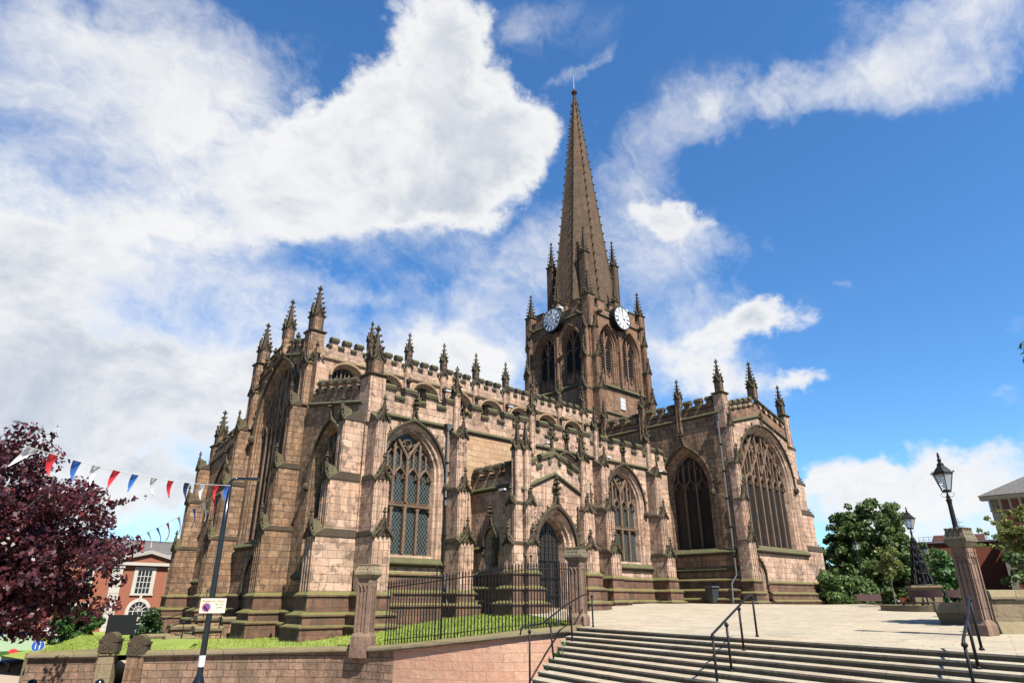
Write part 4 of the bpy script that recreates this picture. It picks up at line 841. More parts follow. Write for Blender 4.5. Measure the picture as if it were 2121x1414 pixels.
# ---------------------------------------------------------------- tower
TC = (44.2, 38.1); TH = 3.98
tower_faces = [Fr(TC[0]+nx*TH, TC[1]+ny*TH, nx, ny) for nx, ny in ((-1, 0), (0, -1), (1, 0), (0, 1))]
for F in tower_faces:
    wins = [dict(u=s_*1.62, w=1.27, z0=17.5, zs=21.1, r=2.15, i=.30, d=.6, stone=TOW, hood=False) for s_ in (-1, 1)]
    wall(F, [(-TH, 10), (TH, 10), (TH, 24.0), (-TH, 24.0)], wins, TOW, 'tower_wall')
    for a in wins:
        mb = MB(); g = MB(); ui = a['u']; wi = .97; 
        zt = lambda u: atop(ui, 1.27, 21.1, 2.15, u, .30)
        mb.box(F, ui-.065, ui+.065, -.55, -.36, 17.9, zt(ui))
        for s_ in (-1, 1):
            mb.bar(F, [(ui, 21.0), (ui+s_*.2, 21.7), (ui+s_*.5, zt(ui+s_*.5))], .08, -.55, -.38)
            uc = ui+s_*.5
            for (zz, zc) in ((20.7, 1), (18.7, -1)):
                mb.bar(F, [(uc-.38, zz), (uc-.22, zz+.28), (uc, zz+.42*zc+.1*0), (uc+.22, zz+.28), (uc+.38, zz)], .06, -.55, -.40)
            mb.box(F, uc-.46, uc+.46, -.62, -.46, 17.85, 18.75)
        o = B(mb, 'belfry_window', TOW)
        lv = MB()
        for k in range(17):
            z_ = 18.6+k*.25
            if z_ > zt(ui+.4)-.1: break
            lv.add([F(ui-.97, -.62, z_+.20), F(ui+.97, -.62, z_+.20), F(ui+.97, -.44, z_), F(ui-.97, -.44, z_), F(ui-.97, -.62, z_+.17), F(ui+.97, -.62, z_+.17), F(ui+.97, -.44, z_-.03), F(ui-.97, -.44, z_-.03)], [(0, 1, 2, 3), (7, 6, 5, 4), (3, 2, 6, 7)])
        x = lv.build('louvre', DORW); x.parent = o
        bk = MB(); bk.plate(F, [arch(ui, 1.27, 17.5, 21.1, 2.15, .28, zb=17.6)], -.68); x = bk.build('louvre_backing', BLK); x.parent = o
        h_ = MB(); o_ = [p for p in arch(ui, 1.27, 17.5, 21.1, 2.15, -.09, n=12) if p[1] >= 21.09]; o_ = [(o_[0][0], 20.9)]+o_+[(o_[-1][0], 20.9)]; h_.bar(F, o_, .11, 0, .10); B(h_, 'hood_mould', TOW)
    SC(F, SILLST, (-TH+.6, 17.25), (TH-.6, 17.25)); SC(F, STRING, (-TH, 24.0), (TH, 24.0)); SC(F, STRING, (-TH, 14.9), (TH, 14.9))
    mb = MB(); mb.box(F, -TH, TH-.35, -.35, 0, 24.0, 24.75); B(mb, 'parapet_wall', TOW)
    cp = MB()
    for a_, b_ in ((-2.75, -1.75), (-1.0, -.0), (.35, 1.2), (1.9, 2.75)):
        cp.cur = 0; cp.box(F, a_, b_, -.33, -.002, 24.75, 25.5); cp.cur = 1; cp.box(F, a_-.06, b_+.06, -.38, .07, 25.5, 25.62)
    for a_, b_ in ((-3.5, -2.75), (-1.75, -1.0), (0, .35), (1.2, 1.9), (2.75, 3.5)): cp.cur = 1; cp.box(F, a_+.003, b_-.003, -.38, .07, 24.75, 24.86)
    B(cp, 'battlement', [TOW, COP])
    for s_ in (-1, 1):
        a_, b_ = (TH-.8, TH) if s_ > 0 else (-TH, -TH+.8)
        a_, b_ = min(a_, b_), max(a_, b_)
        buttress(F, a_, b_, [(16.6, .72), (19.6, .5), (22.4, .32)], 10, (), stone=TOW, inset=.1, gh=1.1)
        gargoyle(F, s_*3.05, 24.0, .75)
    shaft(F, 0, .42, 0, .22, 17.4, 23.9, stone=TOW, cap=False)
    if F.n.x < 0 or F.n.y < 0: pass
    shaft(F, 0, .5, -.42, .08, 24.0, 26.0, stone=TOW); pinnacle(F(0, -.17, 0).x, F(0, -.17, 0).y, 26.1, .42, .05, 1.9, 5)
for sx in (-1, 1):
    for sy in (-1, 1):
        x_, y_ = TC[0]+sx*(TH-.25), TC[1]+sy*(TH-.25)
        shaft(Fr(x_, y_, 0, -1), 0, .78, -.39, .39, 22.5, 25.6, stone=TOW); pinnacle(x_, y_, 25.7, .56, .02, 2.25, 6)
        x_, y_ = TC[0]+sx*2.2, TC[1]+sy*2.2
        shaft(Fr(x_, y_, 0, -1), 0, .72, -.36, .36, 24.0, 31.2, stone=SPI); pinnacle(x_, y_, 31.3, .52, .05, 2.6, 6)
        fb_ = MB(); k_ = .80/1.1; fb_.ring([[(TC[0]+sx*(a_)+sy*q*.12, TC[1]+sy*(a_)-sx*q*.12, z_) for q, a_, z_ in ((-1, 1.9, 24), (1, 1.9, 24), (1, 1.9, 29.6), (-1, 1.9, 29.6))], [(TC[0]+sx*(a_)+sy*q*.12, TC[1]+sy*(a_)-sx*q*.12, z_) for q, a_, z_ in ((-1, 1.5, 24), (1, 1.5, 24), (1, 1.5, 30.4), (-1, 1.5, 30.4))]]); B(fb_, 'flying_rib', SPI)
mb = MB(); mb.add([(40.4, 34.3, 24.3), (48, 34.3, 24.3), (48, 42, 24.3), (40.4, 42, 24.3)], [(0, 1, 2, 3)]); B(mb, 'tower_roof', LEAD)
wm = MB(); FT = tower_faces[1]
wm.box(FT, -.34, .34, 0, .06, 15.5, 16.6)
for a_ in (-.3, -.02, .26): wm.box(FT, a_, a_+.05, .06, .09, 15.52, 16.58)
for z_ in (15.52, 15.85, 16.2, 16.53): wm.box(FT, -.3, .31, .06, .088, z_, z_+.05)
o_ = B(wm, 'vent_window', WHP)
# clocks
for F, u_ in ((tower_faces[0], -.05), (tower_faces[1], -.05)):
    cd = MB(); rr = 1.2; cz = 24.15
    rings = []
    for r_, d_ in ((rr*.85, .0), (rr*.98, .05), (rr, .15), (rr, .62), (rr*.97, .68), (rr*.90, .66)):
        rings.append([F(u_+r_*math.cos(t), d_, cz+r_*math.sin(t)) for t in np.linspace(0, 2*math.pi, 40, endpoint=False)])
    cd.ring(rings, cap=True)
    o = B(cd, 'clock', BLK)
    fc = MB(); fc.plate(F, [[(u_+rr*.89*math.cos(t), cz+rr*.89*math.sin(t)) for t in np.linspace(0, 2*math.pi, 40, endpoint=False)]], .672); x = fc.build('clock_face', CLK); x.parent = o
    nm = MB()
    def arc_ring(r_, w_, d_):
        nm.ring([[F(u_+q*math.cos(t), d_, cz+q*math.sin(t)) for t in np.linspace(0, 2*math.pi, 40, endpoint=False)] for q in (r_, r_+w_)], cap=False)
    arc_ring(rr*.47, .035, .678); arc_ring(rr*.84, .03, .678)
    ROM = ['XII', 'I', 'II', 'III', 'IIII', 'V', 'VI', 'VII', 'VIII', 'IX', 'X', 'XI']
    for k, s_ in enumerate(ROM):
        an = math.pi/2-k*math.pi/6; er = Vector((math.cos(an), math.sin(an))); et = Vector((-er.y, er.x))*-1
        r0_, r1_ = rr*.52, rr*.82; wid = {'I': .05, 'V': .12, 'X': .12}; tot_ = sum(wid[c] for c in s_); x0 = -tot_/2
        def stroke(a, b, w_):
            pa = er*a[1]+et*a[0]; pb = er*b[1]+et*b[0]; nm.bar(F, [(u_+pa.x, cz+pa.y), (u_+pb.x, cz+pb.y)], w_, .672, .676)
        for c in s_:
            xc = x0+wid[c]/2
            if c == 'I': stroke((xc, r0_), (xc, r1_), .038)
            if c == 'V': stroke((xc-.05, r1_), (xc, r0_), .035); stroke((xc+.05, r1_), (xc, r0_), .018)
            if c == 'X': stroke((xc-.05, r1_), (xc+.05, r0_), .035); stroke((xc+.05, r1_), (xc-.05, r0_), .018)
            x0 += wid[c]
    x = nm.build('numerals', BLK); x.parent = o
    ip = MB()
    for k in range(8):
        an = k*math.pi/4; ip.bar(F, [(u_+.12*math.cos(an), cz+.12*math.sin(an)), (u_+rr*.45*math.cos(an), cz+rr*.45*math.sin(an))], .014, .672, .676)
        ip.bar(F, [(u_+rr*.3*math.cos(an), cz+rr*.3*math.sin(an)), (u_+rr*.3*math.cos(an+.785), cz+rr*.3*math.sin(an+.785))], .014, .672, .676)
    x = ip.build('face_lattice', GRY); x.parent = o
    hd = MB(); hd.bar(F, [(u_, cz), (u_+.36, cz-.16)], .05, .69, .70); hd.bar(F, [(u_, cz), (u_+.1, cz+.62)], .035, .71, .72); x = hd.build('clock_hand', GRP); x.parent = o
    bx = MB(); bx.box(F, u_+.55, u_+1.0, .05, .6, cz+.95, cz+1.15); bx.ring([[F(u_+(rr+.02+q)*math.cos(t), d_, cz+(rr+.02+q)*math.sin(t)) for t in np.linspace(.6, 1.5, 8)] for q, d_ in ((0, .02), (.06, .02), (.06, .25), (0, .25))], closed=False, cap=False)
    x = bx.build('clock_flashing', WHP); x.parent = o
# ---------------------------------------------------------------- spire
sp = MB(); zb_, zt_, rb_, rt_ = 24.2, 53.6, 3.52, .13
RS = lambda z: rb_+(rt_-rb_)*(z-zb_)/(zt_-zb_)
ph = math.pi/8
sp.ring([[(TC[0]+RS(z)*math.cos(ph+k*math.pi/4), TC[1]+RS(z)*math.sin(ph+k*math.pi/4), z) for k in range(8)] for z in np.linspace(zb_, zt_, 14)])
B(sp, 'spire', SPI)
ck = MB()
for k in range(8):
    an = ph+k*math.pi/4; c_, s_ = math.cos(an), math.sin(an)
    ck.tube([(TC[0]+(RS(zb_)-.02)*c_, TC[1]+(RS(zb_)-.02)*s_, zb_), (TC[0]+(RS(zt_))*c_, TC[1]+(RS(zt_))*s_, zt_)], .09, 5, .05)
    for q in range(27):
        z_ = 25.4+q*1.03; ck.bud((TC[0]+(RS(z_)+.03)*c_, TC[1]+(RS(z_)+.03)*s_, z_), (c_, s_, 0), .17)
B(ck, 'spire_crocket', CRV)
fn = MB(); fn.blob((TC[0], TC[1], 53.7), .24, .12, 8); fn.blob((TC[0], TC[1], 54.0), .36, .2, 8); fn.blob((TC[0], TC[1], 54.3), .22, .2, 8); B(fn, 'finial', CRV)
fn = MB(); fn.tube([(TC[0], TC[1], 54.3), (TC[0], TC[1], 56.6)], .04, 6, .015); B(fn, 'lightning_rod', WHP)
# ---------------------------------------------------------------- downpipes, hoppers, stair rail boxes
def downpipe(pts, split=None):
    mb = MB(); mb.tube(pts, .055, 8); p0 = pts[0]; mb.taper(ID, (p0[0]-.09, p0[0]+.09, -p0[1]-.09, -p0[1]+.09, p0[2]-.05), (p0[0]-.17, p0[0]+.17, -p0[1]-.15, -p0[1]+.15, p0[2]+.22))
    mb.box(ID, p0[0]-.24, p0[0]+.24, -p0[1]-.16, -p0[1]+.16, p0[2]+.22, p0[2]+.27)
    o = B(mb, 'downpipe', GRP)
    c = MB(); L = pts[0][2]-pts[1][2]
    for k in range(1, int(L/1.8)+1): c.box(ID, pts[0][0]-.08, pts[0][0]+.08, -pts[0][1]-.08, -pts[0][1]+.08, pts[0][2]-k*1.8, pts[0][2]-k*1.8+.09)
    x = c.build('pipe_collar', BLK); x.parent = o
    return o
downpipe([(19.78, 26.82, 8.3), (19.78, 26.82, 1.2), (19.82, 26.55, .8), (19.82, 26.5, .2), (19.75, 26.3, -.75)])
downpipe([(39.35, 22.35, 11.5), (39.35, 22.35, 1.4), (39.1, 22.6, .9), (39.0, 22.6, -.2)])
B((lambda m_: (m_.tube([(19.78, 26.82, 4.4), (19.78, 26.82, 1.2)], .062, 8), m_)[1])(MB()), 'downpipe', BLK)
# ================================================================== FOREGROUND
def vlerp(a, b, t): return a+(b-a)*t
def resample(pts, step):
    P = [Vector(p) for p in pts]; out = [P[0]]
    # Catmull-Rom through the plan points
    for i in range(len(P)-1):
        p0 = P[max(i-1, 0)]; p1 = P[i]; p2 = P[i+1]; p3 = P[min(i+2, len(P)-1)]
        n = max(1, int((p2-p1).length/step))
        for k in range(1, n+1):
            t = k/n
            out.append(.5*((2*p1)+(p2-p0)*t+(2*p0-5*p1+4*p2-p3)*t*t+(3*p1-p0-3*p2+p3)*t**3))
    return out
def outward(path, i):
    t = (path[min(i+1, len(path)-1)]-path[max(i-1, 0)]); t.z = 0; t.normalize(); return Vector((t.y, -t.x, 0))
def ribbon_wall(name, path, zbot, m, th=.35, parent=None):
    """wall face following a path, with arc-length UVs for the masonry"""
    v = []; f = []; uv = []; s = 0
    for i, p in enumerate(path):
        if i: s += (Vector((p.x, p.y))-Vector((path[i-1].x, path[i-1].y))).length
        o = outward(path, i)
        v += [(p.x, p.y, zbot), (p.x, p.y, p.z), (p.x-o.x*th, p.y-o.y*th, p.z), (p.x-o.x*th, p.y-o.y*th, zbot)]
        uv += [(s, zbot), (s, p.z), (s, p.z+th), (s, zbot)]
    for i in range(len(path)-1):
        a = 4*i
        for k in range(3): f.append((a+k, a+4+k, a+5+k, a+1+k))
    f += [(0, 1, 2, 3), (4*len(path)-1, 4*len(path)-2, 4*len(path)-3, 4*len(path)-4)]
    me = bpy.data.meshes.new(name); me.from_pydata(v, [], f); me.materials.append(m)
    ul = me.uv_layers.new(name='UVMap')
    for lp in me.loops: ul.data[lp.index].uv = uv[lp.vertex_index]
    me.update(); return link(name, me, parent)
def coping_run(name, path, m, prof, parent=None):
    mb = MB(); rings = []
    for i, p in enumerate(path):
        o = outward(path, i); rings.append([p+o*d+Vector((0, 0, z)) for d, z in prof])
    mb.ring(rings); return mb.build(name, m, parent)
CPF = [(-.45, -.02), (.10, -.02), (.13, .03), (.11, .09), (-.12, .17), (-.45, .15)]
allp = resample([(a[0], a[1], z-.15) for a, z in zip(WALL, WZ)], .35)
cut = min(range(len(allp)), key=lambda i: (allp[i]-Vector((12.1, 18.6, -1.4))).length)
g0 = min(range(len(allp)), key=lambda i: (allp[i]-Vector((5.5, 25.4, -1.6))).length)
g1 = min(range(len(allp)), key=lambda i: (allp[i]-Vector((6.5, 24.8, -1.6))).length)
gw = empty('garden_wall', (9, 22, -2.5), label='long weathered sandstone retaining wall below the church lawn, curving in fresh pink blocks to the steps', cat='wall')
def own(o, root):
    o.parent = root; o.matrix_parent_inverse = Matrix.Translation(root.location).inverted(); return o
own(ribbon_wall('old_wall_face', allp[g1:cut+1], -3.6, OWL), gw); own(ribbon_wall('pink_wall_face', allp[cut:], -3.6, RED), gw)
own(coping_run('coping', allp[g1:], COPG, CPF), gw)
lw = empty('garden_wall', (4.5, 26, -2.5), label='short streaked stone wall left of the round topped gate stones, in front of the copper tree', cat='wall')
own(ribbon_wall("wall_face", allp[0:g0+1], -4.2, OWL), lw); own(coping_run("coping", allp[0:g0+1], COPG, CPF), lw)
rb = MB(); q0, q1 = allp[0], allp[g0]
rb.ring([[q0+Vector((-.05, .3, .14)), q0+Vector((.8, 4.2, -.12)), q0+Vector((.8, 4.2, -2)), q0+Vector((-.05, .3, -2))], [q1+Vector((.0, .3, .14)), q1+Vector((1.3, 4.2, .02)), q1+Vector((1.3, 4.2, -2)), q1+Vector((0, .3, -2))]])
own(rb.build('wall_top_slab', COPG), lw)
md = MB(); md.ring([[(3.9, 27, -2.0), (5.5, 26.2, -1.9), (8, 26, -1.8)], [(4.6, 31, -2.15), (7, 30.5, -1.72), (10, 30, -1.5)], [(5.5, 40, -2.6), (8.5, 40, -2.1), (11, 40, -1.9)], [(5, 55, -3), (9, 55, -2.2), (13, 55, -2.)]], closed=False)
props(md.build('grass_bank', GRS), kind='structure')
# gate stones
def gate_stone(x, y, rz, w, ztop, label):
    t = empty('gate_stone', (x, y, -2.7), rz, label, 'gate pier'); h = ztop+2.7
    mb = MB(); mb.box(ID, -w/2, w/2, -.2, .2, 0, h-w/2-.35); mb.build('shaft', YEL if 'buff' in label else OLD, t)
    mb = MB(); mb.box(ID, -w/2-.03, w/2+.03, -.23, .23, h-w/2-.345, h-w/2)
    mb.box(ID, -w/2-.05, -w/2+.08, -.25, .25, h-w/2-.04, h-w/2+.04); mb.box(ID, w/2-.08, w/2+.05, -.25, .25, h-w/2-.04, h-w/2+.04)
    for k in range(14): mb.blob((random.Random(k).uniform(-.17, .17), -.22, h-w/2-.1-random.Random(k+50).uniform(0, .26)), .035, .03, 5)
    r_ = w/2+.0; mb.ring([[(r_*math.cos(a), d, h-w/2+.003+r_*math.sin(a)) for a in np.linspace(0, math.pi, 12)] for d in (-.21, .21)])
    mb.build('rounded_head', CRV, t); return t
gate_stone(5.75, 25.55, R(-32), .48, -.98, 'round headed gate stone with buff lower blocks at the end of the short wall')
gate_stone(6.45, 24.95, R(-32), .50, -1.06, 'dark round headed gate stone butting against the long garden wall')
# low stepped walls and handrails up to the west door
def stepped_wall(y, xs, label):
    t = empty('stepped_wall', (xs[0][0], y, -2.2), label=label, cat='low wall')
    mb = MB(); cp = MB()
    for a, b, z in xs:
        mb.box(ID, a, b, -y-.25, -y+.25, -2.6, z-.22)
        cp.ring([[(x_, y+d, z+zz) for d, zz in ((-.34, -.22), (.34, -.22), (.36, -.1), (.22, .0), (-.22, 0), (-.36, -.1))] for x_ in (a-.08, b+.04)])
    own(mb.build('wall_block', OLD), t); own(cp.build('coping_block', COPG), t); return t
stepped_wall(35.8, [(10.3, 11.5, -1.62), (11.55, 12.75, -1.22), (12.8, 13.9, -.82)], 'near low wall stepping up in mossy capped blocks to the west door')
stepped_wall(38.6, [(10.0, 11.2, -1.62), (11.25, 12.45, -1.22), (12.5, 13.7, -.82)], 'far low wall stepping up in mossy capped blocks to the west door')
sw_ = MB()
for k in range(9): sw_.box(ID, 10.2+k*.42, 14.6, -38.3, -36.1, -2.6, -1.9+k*.085)
props(sw_.build('west_door_steps', COPG), kind='structure')
def iron_rail(name, pts, posts, label, r=.022, group=None):
    t = empty(name, posts[0][0] if posts else pts[0], label=label, cat='handrail', group=group)
    mb = MB(); mb.tube(pts, r, 7); own(mb.build('rail', BLK, smooth=True), t)
    for a, b in posts:
        mb = MB(); mb.tube([a, b], r*1.05, 7); mb.lathe(a, [(r*1.8, 0), (r*1.8, .03), (r, .05)], 8); mb.lathe(b, [(r*1.1, -.09), (r*1.9, -.07), (r*1.9, -.04), (r*1.1, -.02)], 8)
        own(mb.build('post', BLK, smooth=True), t)
    return t
iron_rail('handrail', [(10.2, 35.4, -1.25), (10.6, 35.4, -1.1), (12.3, 35.4, -.42), (12.8, 35.4, -.3), (12.9, 35.4, -.55)], [((10.9, 35.4, -1.9), (10.9, 35.4, -1.0)), ((12.6, 35.4, -1.2), (12.6, 35.4, -.32))], 'near thin black handrail beside the stepped wall at the west door')
iron_rail('handrail', [(10.4, 38.3, -1.1), (12.8, 38.3, -.25), (13.8, 38.3, .2)], [((12.7, 38.3, -1.4), (12.7, 38.3, .5))], 'far thin black handrail beside the stepped wall at the west door')
# piers with small embattled caps
def pier(x, y, z, rz, label, h=2.42, w=.44):
    t = empty('gate_pier', (x, y, z), rz, label, 'stone pier')
    mb = MB(); mb.taper(ID, (-w*.68, w*.68, -w*.68, w*.68, -.35), (-w*.66, w*.66, -w*.66, w*.66, .26)); mb.taper(ID, (-w*.66, w*.66, -w*.66, w*.66, .26), (-w*.52, w*.52, -w*.52, w*.52, .38)); mb.build('base', PIE, t)
    mb = MB(); q = w*.42; mb.box(ID, -q, q, -q, q, .36, h-.42)
    for F in [Fr(0, 0, *n_) for n_ in ((0, -1), (-1, 0), (0, 1), (1, 0))]:
        for u_ in (-w*.46, -w*.16, w*.16, w*.46): mb.taper(F, (u_-.05, u_+.05, q-.02, w*.5, .38), (u_-.035, u_+.035, q-.02, w*.5, h-.46))
        mb.box(F, -w*.49, w*.49, q-.02, w*.49, h-.72, h-.44)
        for u_ in (-w*.31, 0, w*.31):
            mb.bar(F, [(u_-.07, h-.8), (u_-.06, h-.7), (u_, h-.62), (u_+.06, h-.7), (u_+.07, h-.8)], .028, w*.46, w*.50)
    mb.build('shaft', PIE, t)
    mb = MB(); mb.taper(ID, (-w*.52, w*.52, -w*.52, w*.52, h-.44), (-w*.74, w*.74, -w*.74, w*.74, h-.30)); mb.box(ID, -w*.76, w*.76, -w*.76, w*.76, h-.30, h-.23)
    mb.taper(ID, (-w*.74, w*.74, -w*.74, w*.74, h-.23), (-w*.60, w*.60, -w*.60, w*.60, h-.06)); mb.box(ID, -w*.58, w*.58, -w*.58, w*.58, h-.06, h-.02)
    for F in [Fr(0, 0, *n_) for n_ in ((0, -1), (-1, 0), (0, 1), (1, 0))]:
        for u_ in (-w*.5, -w*.17, w*.17, w*.5):
            mb.box(F, u_-w*.085, u_+w*.085, w*.48, w*.62, h-.10, h); mb.box(F, u_-w*.105, u_+w*.105, w*.47, w*.65, h, h+.025)
        for u_ in (-w*.33, 0, w*.33): mb.box(F, u_-w*.08, u_+w*.08, w*.60, w*.70, h-.14, h-.115)
    mb.build('cap', COPG if 'lantern' in label or 'steps' in label else YEL, t)
    return t
pier(11.72, 20.05, -1.36, R(28), 'stone pier with a pale battlemented cap at the left end of the railings')
pier(17.15, 15.65, -.80, R(20), 'fluted stone pier with a mossy battlemented cap at the head of the steps')
p3 = pier(19.17, 4.78, -.82, R(-13), 'stone pier carrying a lantern at the right of the paved terrace', w=.345)
# iron fence
fpath = resample([(p.x, p.y, p.z) for p in allp[::3]], .1)
f0 = min(range(len(fpath)), key=lambda i: (Vector((fpath[i].x, fpath[i].y))-Vector((11.9, 19.3))).length); f1 = min(range(len(fpath)), key=lambda i: (Vector((fpath[i].x, fpath[i].y))-Vector((16.9, 15.2))).length)
fen = empty('iron_fence', (12.1, 16, -1.2), label='tall black iron railings curving along the pink garden wall between two piers', cat='fence')
seg = fpath[f0:f1+1]; acc = [0]
for i in range(1, len(seg)): acc.append(acc[-1]+(seg[i]-seg[i-1]).length)
def along(s):
    for i in range(1, len(seg)):
        if acc[i] >= s:
            t = (s-acc[i-1])/(acc[i]-acc[i-1]); p = vlerp(seg[i-1], seg[i], t); o = outward(seg, i); return p-o*.22
    return seg[-1]-outward(seg, len(seg)-1)*.22
bm_ = MB(); bm_.tube([(0, 0, 0), (0, 0, 1.90)], .019, 6); bm_.lathe((0, 0, 0), [(.014, 1.80), (.028, 1.83), (.028, 1.86), (.012, 1.88), (.022, 1.91), (.004, 1.94)], 7)
ob = bm_.build('bar', BLK, fen); bar_me = ob.data; nbars = 62; L = acc[-1]
for k in range(nbars):
    p = along(L*(k+.5)/nbars); o = ob if k == 0 else ob.copy()
    if k: S.collection.objects.link(o)
    o.parent = fen; o.location = Vector((p.x, p.y, p.z+.12))-fen.location
rl = MB(); pts = [along(L*k/60)+Vector((0, 0, 1.86)) for k in range(61)]; rl.tube(pts, .018, 6); own(rl.build('top_rail', BLK), fen)
rl = MB(); pts = [along(L*k/60)+Vector((0, 0, .30)) for k in range(61)]; rl.tube(pts, .012, 6); own(rl.build('bottom_rail', BLK), fen)
for s_ in (.28, .31, .72, .75):
    p = along(L*s_); rl = MB(); rl.tube([p+Vector((0, 0, .1)), p+Vector((0, 0, 2.2))], .02, 6); rl.blob(p+Vector((0, 0, 2.25)), .045, .05); own(rl.build('standard', BLK), fen)
# handrails on the terrace steps
iron_rail('handrail', [(12.05, 12.98, -.82), (12.0, 12.9, -.72), (12.1, 13.0, -.66), (13.15, 13.3, -.60), (14.9, 14.1, -.17), (16.4, 14.75, .12), (17.0, 15.0, .16)],
          [((12.15, 12.75, -2.2), (12.15, 12.75, -.70)), ((13.3, 13.05, -1.5), (13.3, 13.15, -.60)), ((15.0, 13.95, -1.12), (15.0, 13.98, -.17)), ((16.9, 14.8, -.82), (16.9, 14.8, .14))], 'black handrail on four posts beside the curved pink wall', r=.024)
iron_rail('handrail', [(12.02, 7.50, -.69), (12.0, 7.48, -.62), (12.15, 7.52, -.59), (14.0, 7.99, -.14), (14.9, 8.25, .07), (15.45, 8.42, .09)],
          [((12.03, 7.5, -1.75), (12.03, 7.5, -.62)), ((12.85, 7.66, -1.34), (12.85, 7.66, -.43)), ((13.99, 7.99, -1.03), (13.99, 7.99, -.14)), ((15.44, 8.43, -.82), (15.44, 8.43, .09))], 'black handrail down the middle of the wide stone steps', r=.024)
iron_rail('handrail', [(11.9, 3.26, -.62), (12.05, 3.28, -.55), (13.1, 3.42, -.24), (14.3, 3.65, .05)],
          [((12.0, 3.27, -1.45), (12.0, 3.27, -.57)), ((13.1, 3.45, -1.03), (13.1, 3.45, -.24)), ((14.3, 3.65, -.82), (14.3, 3.65, .05))], 'black handrail at the right of the steps in front of the lantern pier', r=.024)
# lanterns
def lantern(root, z, w=.27, n=6, h=.42):
    """glazed lantern: neck scrolls, tapering panes, roof, finial; z is the bottom of the glass"""
    ph_ = .2; P = lambda r_, z_, k: (r_*math.cos(ph_+k*2*math.pi/n), r_*math.sin(ph_+k*2*math.pi/n), z_)
    fr = MB()
    for k in range(n): fr.tube([P(w*.46, z, k), P(w, z+h, k)], .011, 4)
    fr.lathe((0, 0, 0), [(w*.40, z-.03), (w*.52, z-.01), (w*.50, z+.02), (w*.40, z+.02)], n, phase=ph_); fr.lathe((0, 0, 0), [(w*.96, z+h-.02), (w*1.08, z+h), (w*1.06, z+h+.03), (w*.9, z+h+.02)], n, phase=ph_)
    for k in range(n): fr.bud(P(w*1.06, z+h+.03, k), Vector(P(1, 0, k)), .035)
    for k in range(4):
        a = k*math.pi/2; c, s = math.cos(a), math.sin(a)
        fr.tube([(c*.03, s*.03, z-.16), (c*.12, s*.12, z-.14), (c*.15, s*.15, z-.09), (c*.10, s*.10, z-.04), (c*.04, s*.04, z-.06)], .006, 4)
    fr.build('frame', BLK, root)
    gl = MB()
    gl.ring([[P(w*.46, z+.01, k) for k in range(n)], [P(w*.99, z+h-.01, k) for k in range(n)]], cap=False); gl.build('glass', LGL, root)
    rf = MB(); rf.lathe((0, 0, 0), [(w*1.02, z+h+.02), (w*.80, z+h+.10), (w*.44, z+h+.19), (w*.36, z+h+.21), (w*.38, z+h+.25), (w*.18, z+h+.29), (w*.2, z+h+.32)], n, phase=ph_)
    rf.blob((0, 0, z+h+.36), .05, .05, 8); rf.blob((0, 0, z+h+.44), .035, .04, 8); rf.lathe((0, 0, 0), [(.02, z+h+.46), (.03, z+h+.50), (.004, z+h+.56)], 8); rf.build('roof', BLK, root)
    nk = MB(); nk.lathe((0, 0, 0), [(.035, z-.2), (.05, z-.18), (.03, z-.15), (.02, z-.03)], 8)
    nk.tube([(-.2, 0, z-.22), (.2, 0, z-.22)], .01, 4); nk.build('neck', BLK, root)
m_, n_, b_ = mat('lantern_glass'); b_.inputs['Base Color'].default_value = (.55, .57, .52, 1); b_.inputs['Roughness'].default_value = .25; b_.inputs['Transmission Weight'].default_value = .65; b_.inputs['Alpha'].default_value = .75; LGL = m_
lp = empty('lamp', (19.12, 4.80, 1.60), R(10), 'black six sided lantern on a short pole on top of the stone pier', 'street lamp')
mb = MB(); mb.lathe((0, 0, 0), [(.07, -.03), (.07, .05), (.058, .1), (.05, 1.0), (.058, 1.02), (.058, 1.10), (.07, 1.12), (.07, 1.16), (.045, 1.18), (.045, 1.3)], 12); pl_ = mb.build('pole', BLK, lp, smooth=False); pl_.scale = (1, 1, .62); lantern(lp, .93, .23)
def lamp_post(x, y, z, h, label):
    t = empty('lamp_post', (x, y, z), R(15), label, 'street lamp')
    mb = MB(); mb.lathe((0, 0, 0), [(.16, -.3), (.16, .12), (.11, .2), (.10, .9), (.07, .95), (.055, 1.1), (.04, h-.95), (.055, h-.93), (.04, h-.88), (.03, h-.75)], 10); mb.build('pole', BLK, t); lantern(t, h-.62, .24, 4); return t
def at_rd(Rr, D): return D*.6717+Rr*.7408, D*.7408-Rr*.6717
x, y = at_rd(.5115*50, 50); lamp_post(x, y, -.35, 4.35, 'slim black lamp post in front of the broad green tree')
x, y = at_rd(.6150*52, 52); lamp_post(x, y, -.3, 4.1, 'slim black lamp post beside the small cone shaped tree')
